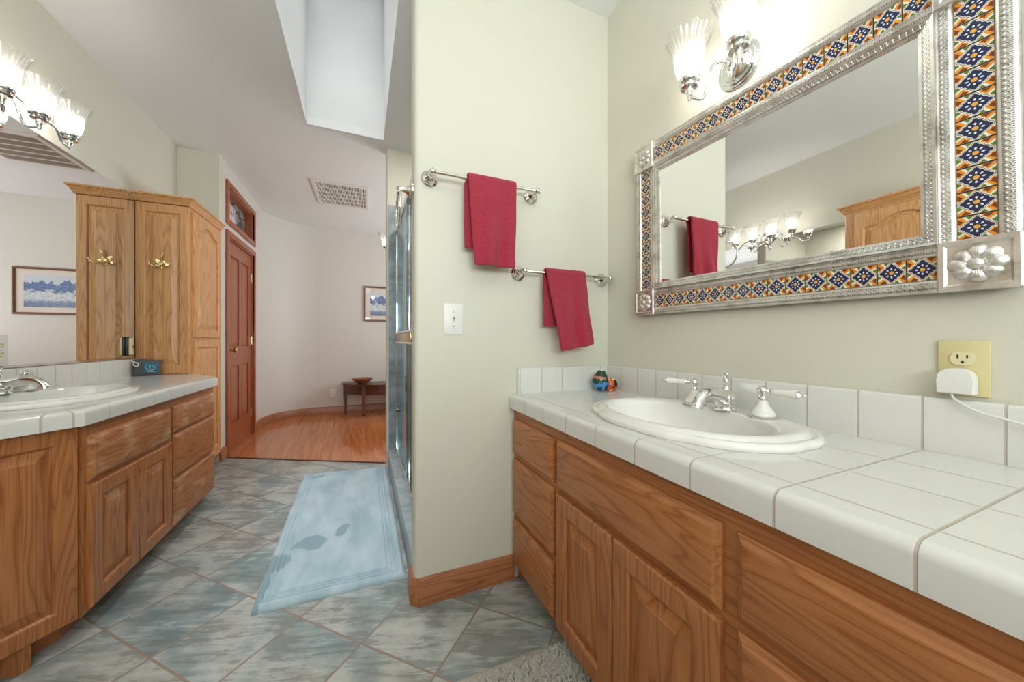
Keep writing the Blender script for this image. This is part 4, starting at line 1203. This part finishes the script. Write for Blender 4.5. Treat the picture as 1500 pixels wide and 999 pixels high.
outlet('small white outlet low on the curved hall wall beside the half round table', (-0.392, YB - 0.0003, 0.295), 0, PLASTIC, PLASTIC)
outlet('white outlet set in the frameless mirror behind the chrome faucet', (XL + 0.0065, 2.206, 1.012), 90, PLASTIC, IVORY2, w=0.074, h=0.130)

# plug-in device at the far end of the mirror
pl = thing('plug_adapter', 'slim cream and black plug in night light on the far end of the frameless mirror', 'night light', (XL + 0.0065, 3.085, 1.012), (0, 0, radians(90)))
b = bmn(); box(b, -0.025, 0.025, -0.013, 0, -0.058, 0.066, 0.003, 2); link('backing', b, BLACK, pl, 30)
b = bmn(); box(b, -0.020, 0.020, -0.026, -0.0132, -0.053, 0.060, 0.005, 3); link('cover', b, IVORY2, pl, 30)
b = bmn(); box(b, -0.006, 0.006, -0.030, -0.0262, -0.012, 0.012, 0.001, 1); link('button', b, BRASS, pl, 30)

# white charger in the ivory outlet
ch = thing('phone_charger', 'white rounded charger plugged into the ivory outlet with its cord trailing off', 'charger', (XR - 0.0091, 0.294, 0.9700), (0, 0, radians(-90)))
b = bmn(); n = 20
pts = [(0.024, -0.026), (0.024, 0.0)] + [(0.024 * cos(a), 0.003 + 0.022 * sin(a)) for a in [pi * i / n for i in range(1, n)]] + [(-0.024, 0.0), (-0.024, -0.026)]
prism(b, pts, 0.0, 0.026, RX(90))
bmesh.ops.bevel(b, geom=[e for e in b.edges if abs(e.verts[0].co.y + 0.026) < 1e-4 and abs(e.verts[1].co.y + 0.026) < 1e-4], offset=0.0018, segments=2, profile=0.5, affect='EDGES')
link('body', b, PLASTIC, ch, 40)
b = bmn(); tube(b, spline([(-0.006, -0.016, -0.0255), (-0.002, -0.018, -0.037), (0.012, -0.021, -0.048), (0.036, -0.024, -0.060), (0.078, -0.027, -0.070), (0.14, -0.03, -0.085), (0.23, -0.05, -0.14), (0.36, -0.12, -0.1505)], 8), 0.0022, 8); link('cord', b, CORD, ch, 60)

# ------------------------------------------------------------------ small things on the counters and cabinet side
fg = thing('ceramic_figurine', 'little brightly painted ceramic animal on the counter in the corner by the backsplash', 'figurine', (1.040, 1.325, ZT + 0.0005), (0, 0, radians(-24)))
def blob(M, seg=28, rings=18, f=None):
    b = bmn(); R = []
    for j in range(1, rings):
        ph = pi * j / rings; R.append([])
        for i in range(seg):
            a = 2 * pi * i / seg; v = Vector((sin(ph) * cos(a), sin(ph) * sin(a), cos(ph)))
            if f: v = f(v)
            R[-1].append(b.verts.new(M @ v))
    for p, q in zip(R, R[1:]): bridge(b, p, q)
    b.faces.new(R[0]); b.faces.new(R[-1]); return b
def flat(v):
    return Vector((v.x, v.y, max(v.z, -0.80)))
def head_f(v):
    e = 0.0
    for sx in (-0.35, 0.45): e += 0.22 * math.exp(-((v.x - sx) ** 2 + (v.y + 0.25) ** 2) / 0.05) * (v.z > 0)
    sn = 0.22 * math.exp(-((v.z - 0.1) ** 2) / 0.25) * max(0, -v.x)
    return Vector((v.x * (1 + sn * 0.5), v.y, max(v.z + e, -0.85)))
b = blob(T(-0.018, 0, 0.044) @ Matrix.Diagonal((0.036, 0.030, 0.048, 1)), f=head_f); link('body', b, CERAM, fg, 60)
b = blob(T(0.026, 0, 0.0285) @ Matrix.Diagonal((0.034, 0.027, 0.035, 1)), f=flat); link('rump', b, CERAM, fg, 60)
for sx in (-0.030, -0.006):
    b = blob(T(sx, -0.020, 0.080) @ Matrix.Diagonal((0.006, 0.006, 0.006, 1)), 14, 10); link('eye', b, BLACK, fg, 60)

pc = thing('pouch', 'charcoal drawstring pouch with teal print against the side of the far tall cabinet', 'pouch', (-1.330, 3.120, ZT + 0.0005), (0, 0, radians(16)))
b = bmn(); loops = []
nn = 14
def pillow(side):
    def f(u, v):
        x = -0.068 + 0.136 * u; z = 0.108 * v
        pin = 1 + 0.10 * (abs(2 * u - 1) ** 2) * (abs(2 * v - 1) ** 2) - 0.05 * (1 - (2 * v - 1) ** 2)
        t = 0.026 * (sin(pi * u) * sin(pi * v)) ** 0.55 if 0 < u < 1 and 0 < v < 1 else 0.0
        return Vector((x * pin, side * t, z + 0.006 * sin(u * 5)*v))
    return f
gridsurf(b, pillow(-1), nn, nn); gridsurf(b, pillow(1), nn, nn)
for v in b.verts: v.co.z = max(v.co.z, 0.0)
link('bag', b, POUCH, pc, 60)
b = bmn(); pf = pillow(-1)
gridsurf(b, lambda u, v: pf(0.40 + 0.50 * u, 0.20 + 0.60 * v) + Vector((0, -0.0012, 0)), 8, 8); link('printed_square', b, TEAL, pc, 60)
b = bmn()
for (cu, cv, ru, rv, a0, a1) in ((0.56, 0.55, 0.10, 0.14, 0.3, 4.4), (0.70, 0.55, 0.11, 0.15, 2.2, 6.2), (0.62, 0.45, 0.16, 0.10, 3.4, 5.9), (0.78, 0.62, 0.06, 0.08, 0, 5.5)):
    tube(b, [pf(cu + ru * cos(a0 + (a1 - a0) * i / 16), cv + rv * sin(a0 + (a1 - a0) * i / 16)) + Vector((0, -0.0026, 0)) for i in range(17)], 0.0012, 6)
tube(b, [pf(0.54 + 0.24 * i / 8, 0.26) + Vector((0, -0.0026, 0)) for i in range(9)], 0.0016, 6)
link('white_drawing', b, PALEINK, pc, 60)
b = bmn(); tube(b, spline([(-0.064, -0.004, 0.094), (-0.058, -0.018, 0.072), (-0.042, -0.026, 0.068), (-0.038, -0.024, 0.084), (-0.052, -0.020, 0.092), (-0.068, -0.012, 0.100), (-0.078, -0.004, 0.102)], 7), 0.0036, 8); link('drawstring', b, CORD, pc, 60)

# brass hook on the tall cabinet's side
hk = thing('coat_hook', 'ornate brass hook on the side of the tall cabinet', 'hook', (-1.276, YF - 0.0128, 1.583))
b = bmn()
pts = []
for i in range(40):
    a = 2 * pi * i / 40; r = 0.026 + 0.008 * cos(a * 5 + 0.6) + 0.005 * cos(a * 3); pts.append((r * 1.15 * cos(a), r * sin(a)))
prism(b, pts, 0, 0.004, RX(90)); link('backplate', b, BRASS, hk, 30)
b = bmn()
for P in ([(0, -0.003, 0.0), (-0.012, -0.022, -0.020), (-0.026, -0.040, -0.026), (-0.040, -0.050, -0.012), (-0.046, -0.048, 0.004)], [(0, -0.003, 0.0), (0.014, -0.022, -0.022), (0.034, -0.040, -0.030), (0.052, -0.050, -0.018), (0.060, -0.048, -0.002)],
          [(0, -0.003, 0.006), (0.004, -0.016, 0.022), (0.010, -0.026, 0.044), (0.018, -0.028, 0.066)]):
    Q = spline(P, 6); tube(b, Q, [0.0052 - 0.0020 * i / len(Q) for i in range(len(Q))], 10)
    lathe(b, [(0.001, -0.0065), (0.005, -0.004), (0.0068, 0.0), (0.005, 0.004), (0.001, 0.0065)], T(*Q[-1]), 12)
link('prongs', b, BRASS, hk, 50)
b = blob(T(0, -0.010, -0.004) @ Matrix.Diagonal((0.020, 0.010, 0.016, 1)), 20, 12, lambda v: v * (1 + 0.12 * cos(6 * atan2(v.z, v.x)))); link('boss', b, BRASS, hk, 60)

# ------------------------------------------------------------------ shower enclosure
GX = 0.275; G0, G1 = YP1 + 0.0125, YS0 - 0.0125
se = thing('shower_enclosure', 'framed glass shower screen standing on the tiled curb', 'shower screen', (GX, G0, 0.149), (0, 0, radians(90)))
GL = G1 - G0; Z0 = 0.0005; ZH = 1.80
b = bmn(); box(b, 0, GL, -0.022, 0.022, Z0, 0.028, 0.003, 1); link('bottom_track', b, CHROME, se, 30)
b = bmn(); box(b, 0, GL, -0.022, 0.022, ZH, ZH + 0.038, 0.003, 1); link('header_rail', b, CHROME, se, 30)
for x in (-0.010, GL - 0.026):
    b = bmn(); box(b, x, x + 0.026, -0.018, 0.018, 0.0285, ZH - 0.0005, 0.003, 1); link('jamb', b, CHROME, se, 30)
mid = GL * 0.52
for xa, xb, yy in ((0.028, mid + 0.03, -0.010), (mid - 0.03, GL - 0.028, 0.010)):
    b = bmn(); box(b, xa, xb, yy - 0.003, yy + 0.003, 0.030, ZH - 0.002); g = link('glass_panel', b, SHGLASS, se)
    b = bmn()
    for x in ((xb - 0.020,) if xa < 0.1 else (xa, xb - 0.020)): box(b, x, x + 0.020, yy + 0.0032, yy + 0.0075, 0.030, ZH - 0.004, 0.001, 1)
    link('panel_edge', b, CHROME, g, 30)
za = 1.030 - 0.149; zb = 1.115 - 0.149
b = bmn(); box(b, 0.50, GL - 0.05, 0.0140, 0.026, za + 0.014, zb - 0.014, 0.003, 2)
o = link('towel_rail', b, BRASS, se, 30); o['label'] = 'brass toned rail across the glass'
for z_ in (za, zb - 0.0135):
    b = bmn(); box(b, 0.50, GL - 0.05, 0.0138, 0.030, z_, z_ + 0.0135, 0.003, 2); link('rail_flange', b, PLASTIC, o, 30)
b = bmn(); box(b, GL - 0.20, GL - 0.12, 0.0136, 0.030, 0.34, 0.36, 0.003, 1); link('catch', b, DKMETAL, se, 30)

# ------------------------------------------------------------------ floor coverings
C00, C10, C11, C01 = Vector((-0.395, 1.612)), Vector((0.178, 1.600)), Vector((0.183, 3.03)), Vector((-0.420, 3.09))
def matpt(u, v): return (C00 * (1 - u) + C10 * u) * (1 - v) + (C01 * (1 - u) + C11 * u) * v
bmL, bmW = 0.58, 1.46
def math_h(u, v):
    du = min(u, 1 - u) * bmL; dv = min(v, 1 - v) * bmW; d = min(du, dv)
    h = 0.026 * min(1.0, (d / 0.016)) ** 0.5 if d < 0.016 else 0.026
    for g in (0.034, 0.052, 0.070):
        h -= 0.012 * math.exp(-((d - g) / 0.0055) ** 2)
    return h
def cgrid(n, L):
    return n
b = bmn()
nu, nv = 116, 220
def us(k, n, L):
    t = k / n
    # denser near the edges, where the grooves run
    e = 0.095 / L; 
    if t < 0.3: return t / 0.3 * e
    if t > 0.7: return 1 - (1 - t) / 0.3 * e
    return e + (t - 0.3) / 0.4 * (1 - 2 * e)
V = []
for i in range(nu + 1):
    row = []; u = us(i, nu, bmL)
    for j in range(nv + 1):
        v = us(j, nv, bmW); p = matpt(u, v)
        # rounded corners
        wob = 0.0025 * mnoise.noise(Vector((p.x * 6, p.y * 6, 0)))
        row.append(b.verts.new((p.x, p.y, max(0.0015, math_h(u, v) + wob * (math_h(u, v) > 0.02)) + 0.0005)))
    V.append(row)
for i in range(nu):
    for j in range(nv): b.faces.new([V[i][j], V[i + 1][j], V[i + 1][j + 1], V[i][j + 1]])
edge = [V[i][0] for i in range(nu + 1)] + [V[nu][j] for j in range(1, nv + 1)] + [V[i][nv] for i in range(nu - 1, -1, -1)] + [V[0][j] for j in range(nv - 1, 0, -1)]
low = [b.verts.new((v.co.x, v.co.y, 0.0005)) for v in edge]; bridge(b, edge, low); b.faces.new(low)
tag(link('bath_mat', b, PLUSH, None, 60), 'long pale blue plush bath mat with damp marks beside the shower curb', 'bath mat')

rg = thing('shag_rug', 'grey shag rug with pale binding at the foot of the right hand vanity', 'rug', (0.12, 0.18, 0.0005))
RW, RL = 0.545, 0.865
b = bmn(); box(b, 0, RW, 0, RL, 0.0, 0.010, 0.003, 2); link('binding', b, SHAGE, rg, 30)
b = bmn(); rr_ = random.Random(4)
for i in range(7200):
    x = rr_.uniform(0.018, RW - 0.012); y = RL - 0.022 - abs(rr_.gauss(0, 1)) * 0.16 if i % 4 else rr_.uniform(0.02, RL - 0.022)
    if y < 0.02: continue
    h = rr_.uniform(0.010, 0.018); a = rr_.uniform(0, 6.28); r = rr_.uniform(0.0030, 0.0048); lx, ly = rr_.gauss(0, 0.004), rr_.gauss(0, 0.004)
    base = [b.verts.new((x + r * cos(a + k * pi / 2), y + r * sin(a + k * pi / 2), 0.0095)) for k in range(4)]
    midr = [b.verts.new((x + lx * 0.6 + r * 1.1 * cos(a + k * pi / 2), y + ly * 0.6 + r * 1.1 * sin(a + k * pi / 2), 0.010 + h * 0.7)) for k in range(4)]
    tip = b.verts.new((x + lx, y + ly, 0.010 + h))
    bridge(b, base, midr)
    for k in range(4): b.faces.new([midr[k], midr[(k + 1) % 4], tip])
me = link('pile', b, SHAG, rg, 80); me['kind'] = 'stuff'

# ------------------------------------------------------------------ hall: table, bowl, picture, vent
ht = thing('half_round_table', 'low dark half round table against the curved hall wall', 'table', (0.36, YB - 0.022, 0.002))
def halfell(a, c, n=40): return [(a * cos(pi + pi * i / n), c * sin(pi + pi * i / n)) for i in range(n + 1)]
b = bmn(); prism(b, halfell(0.635, 0.49), 0.42, 0.442)
bmesh.ops.bevel(b, geom=[e for e in b.edges if abs(e.verts[0].co.z - 0.442) < 1e-5 and abs(e.verts[1].co.z - 0.442) < 1e-5], offset=0.006, segments=2, affect='EDGES', profile=0.5)
link('tabletop', b, MAHOG, ht, 30)
b = bmn(); A = halfell(0.60, 0.455); Bn = halfell(0.575, 0.43)
for z0, z1 in ((0.30, 0.4195),):
    ring = [[b.verts.new((p[0], p[1], z)) for p in pts] for pts, z in ((A, z0), (A, z1), (Bn, z1), (Bn, z0))]
    for q in range(4): bridge(b, ring[q], ring[(q + 1) % 4], closed=False)
link('apron', b, MAHOG, ht, 30)
for a in (0.03, 0.30, 0.70, 0.97):
    x, y = 0.588 * cos(pi + pi * a), 0.443 * sin(pi + pi * a)
    b = bmn(); y = min(y, -0.03)
    lo, hi = 0.014, 0.024; loops = []
    for z, r in ((0.0, 0.013), (0.02, 0.016), (0.27, 0.024), (0.4195, 0.025)):
        loops.append([b.verts.new((x + sx * r, y + sy * r, z)) for sx, sy in ((-1, -1), (1, -1), (1, 1), (-1, 1))])
    for p, q in zip(loops, loops[1:]): bridge(b, p, q)
    b.faces.new(loops[0]); b.faces.new(loops[-1]); link('leg', b, MAHOG, ht)
bw = bmn()
lathe(bw, [(0.055, 0.0), (0.06, 0.006), (0.10, 0.030), (0.130, 0.058), (0.140, 0.074), (0.134, 0.074), (0.122, 0.056), (0.09, 0.032), (0.04, 0.014), (0.001, 0.012)], None, 40)
tag(link('wooden_bowl', bw, BOWLW, None, 40, (0.0, 5.42, 0.4445)), 'shallow wooden bowl on the half round table', 'bowl')

pic = thing('framed_picture', 'brown framed blue mountain landscape on the far hall wall', 'picture', (0.02, YB - 0.0005, 1.345))
PW, PH = 0.665, 0.525
b = bmn()
fr = [(0, 0), (0.006, -0.018), (0.018, -0.022), (0.028, -0.016), (0.028, -0.004), (0.028, 0)]
loops = []
for o_, y in ((0, 0), (0, -0.016), (0.005, -0.021), (0.015, -0.021), (0.024, -0.014), (0.024, -0.006)):
    loops.append([b.verts.new(p) for p in ((o_, y, o_), (PW - o_, y, o_), (PW - o_, y, PH - o_), (o_, y, PH - o_))])
for p, q in zip(loops, loops[1:]): bridge(b, p, q)
link('frame', b, plain('walnut_frame', srgb(122, 82, 58), 0.35), pic, 20)
b = bmn(); box(b, 0.022, PW - 0.022, -0.006, -0.003, 0.022, PH - 0.022); link('mat_board', b, plain('mat_board', srgb(238, 224, 212), 0.7), pic)
b = bmn(); gridsurf(b, lambda u, v: Vector((0.085 + u * (PW - 0.17), -0.0065, 0.085 + v * (PH - 0.17))), 1, 1, lambda u, v: (u, v)); o = link('print', b, PRINT, pic)
md = o.modifiers.new('s', 'SOLIDIFY'); md.thickness = 0.0008; md.offset = 0
b = bmn(); box(b, 0.0245, PW - 0.0245, -0.0105, -0.0085, 0.0245, PH - 0.0245); link('glazing', b, PICGLASS, pic)

vt = thing('ceiling_vent', 'rectangular white return air grille in the hall ceiling', 'vent', (-0.205, 4.30, ZC - 0.0005), (0, 0, radians(-1)))
VX, VY = 0.275, 0.325
b = bmn(); box(b, -VX + 0.03, VX - 0.03, -VY + 0.03, VY - 0.03, -0.003, -0.0005); link('filter', b, VENTIN, vt)
b = bmn()
loops = []
for o_, z in ((0, 0), (0, -0.006), (0.006, -0.014), (0.034, -0.016), (0.040, -0.012), (0.040, -0.001)):
    loops.append([b.verts.new(p) for p in ((-VX + o_, -VY + o_, z), (VX - o_, -VY + o_, z), (VX - o_, VY - o_, z), (-VX + o_, VY - o_, z))])
for p, q in zip(loops, loops[1:]): bridge(b, p, q)
link('frame', b, VENTW, vt)
for i in range(1, 5):
    y = -VY + 0.04 + (2 * VY - 0.08) * i / 5
    b = bmn(); box(b, -VX + 0.04, VX - 0.04, y - 0.006, y + 0.006, -0.013, -0.004); link('cross_bar', b, VENTW, vt)
for i in range(30):
    x = -VX + 0.04 + (2 * VX - 0.08) * (i + 0.5) / 30
    b = bmn(); box(b, -0.0022, 0.0022, -VY + 0.04, VY - 0.04, -0.004, 0.004, M=T(x, 0, -0.0085) @ RY(35)); link('louvre', b, VENTW, vt)
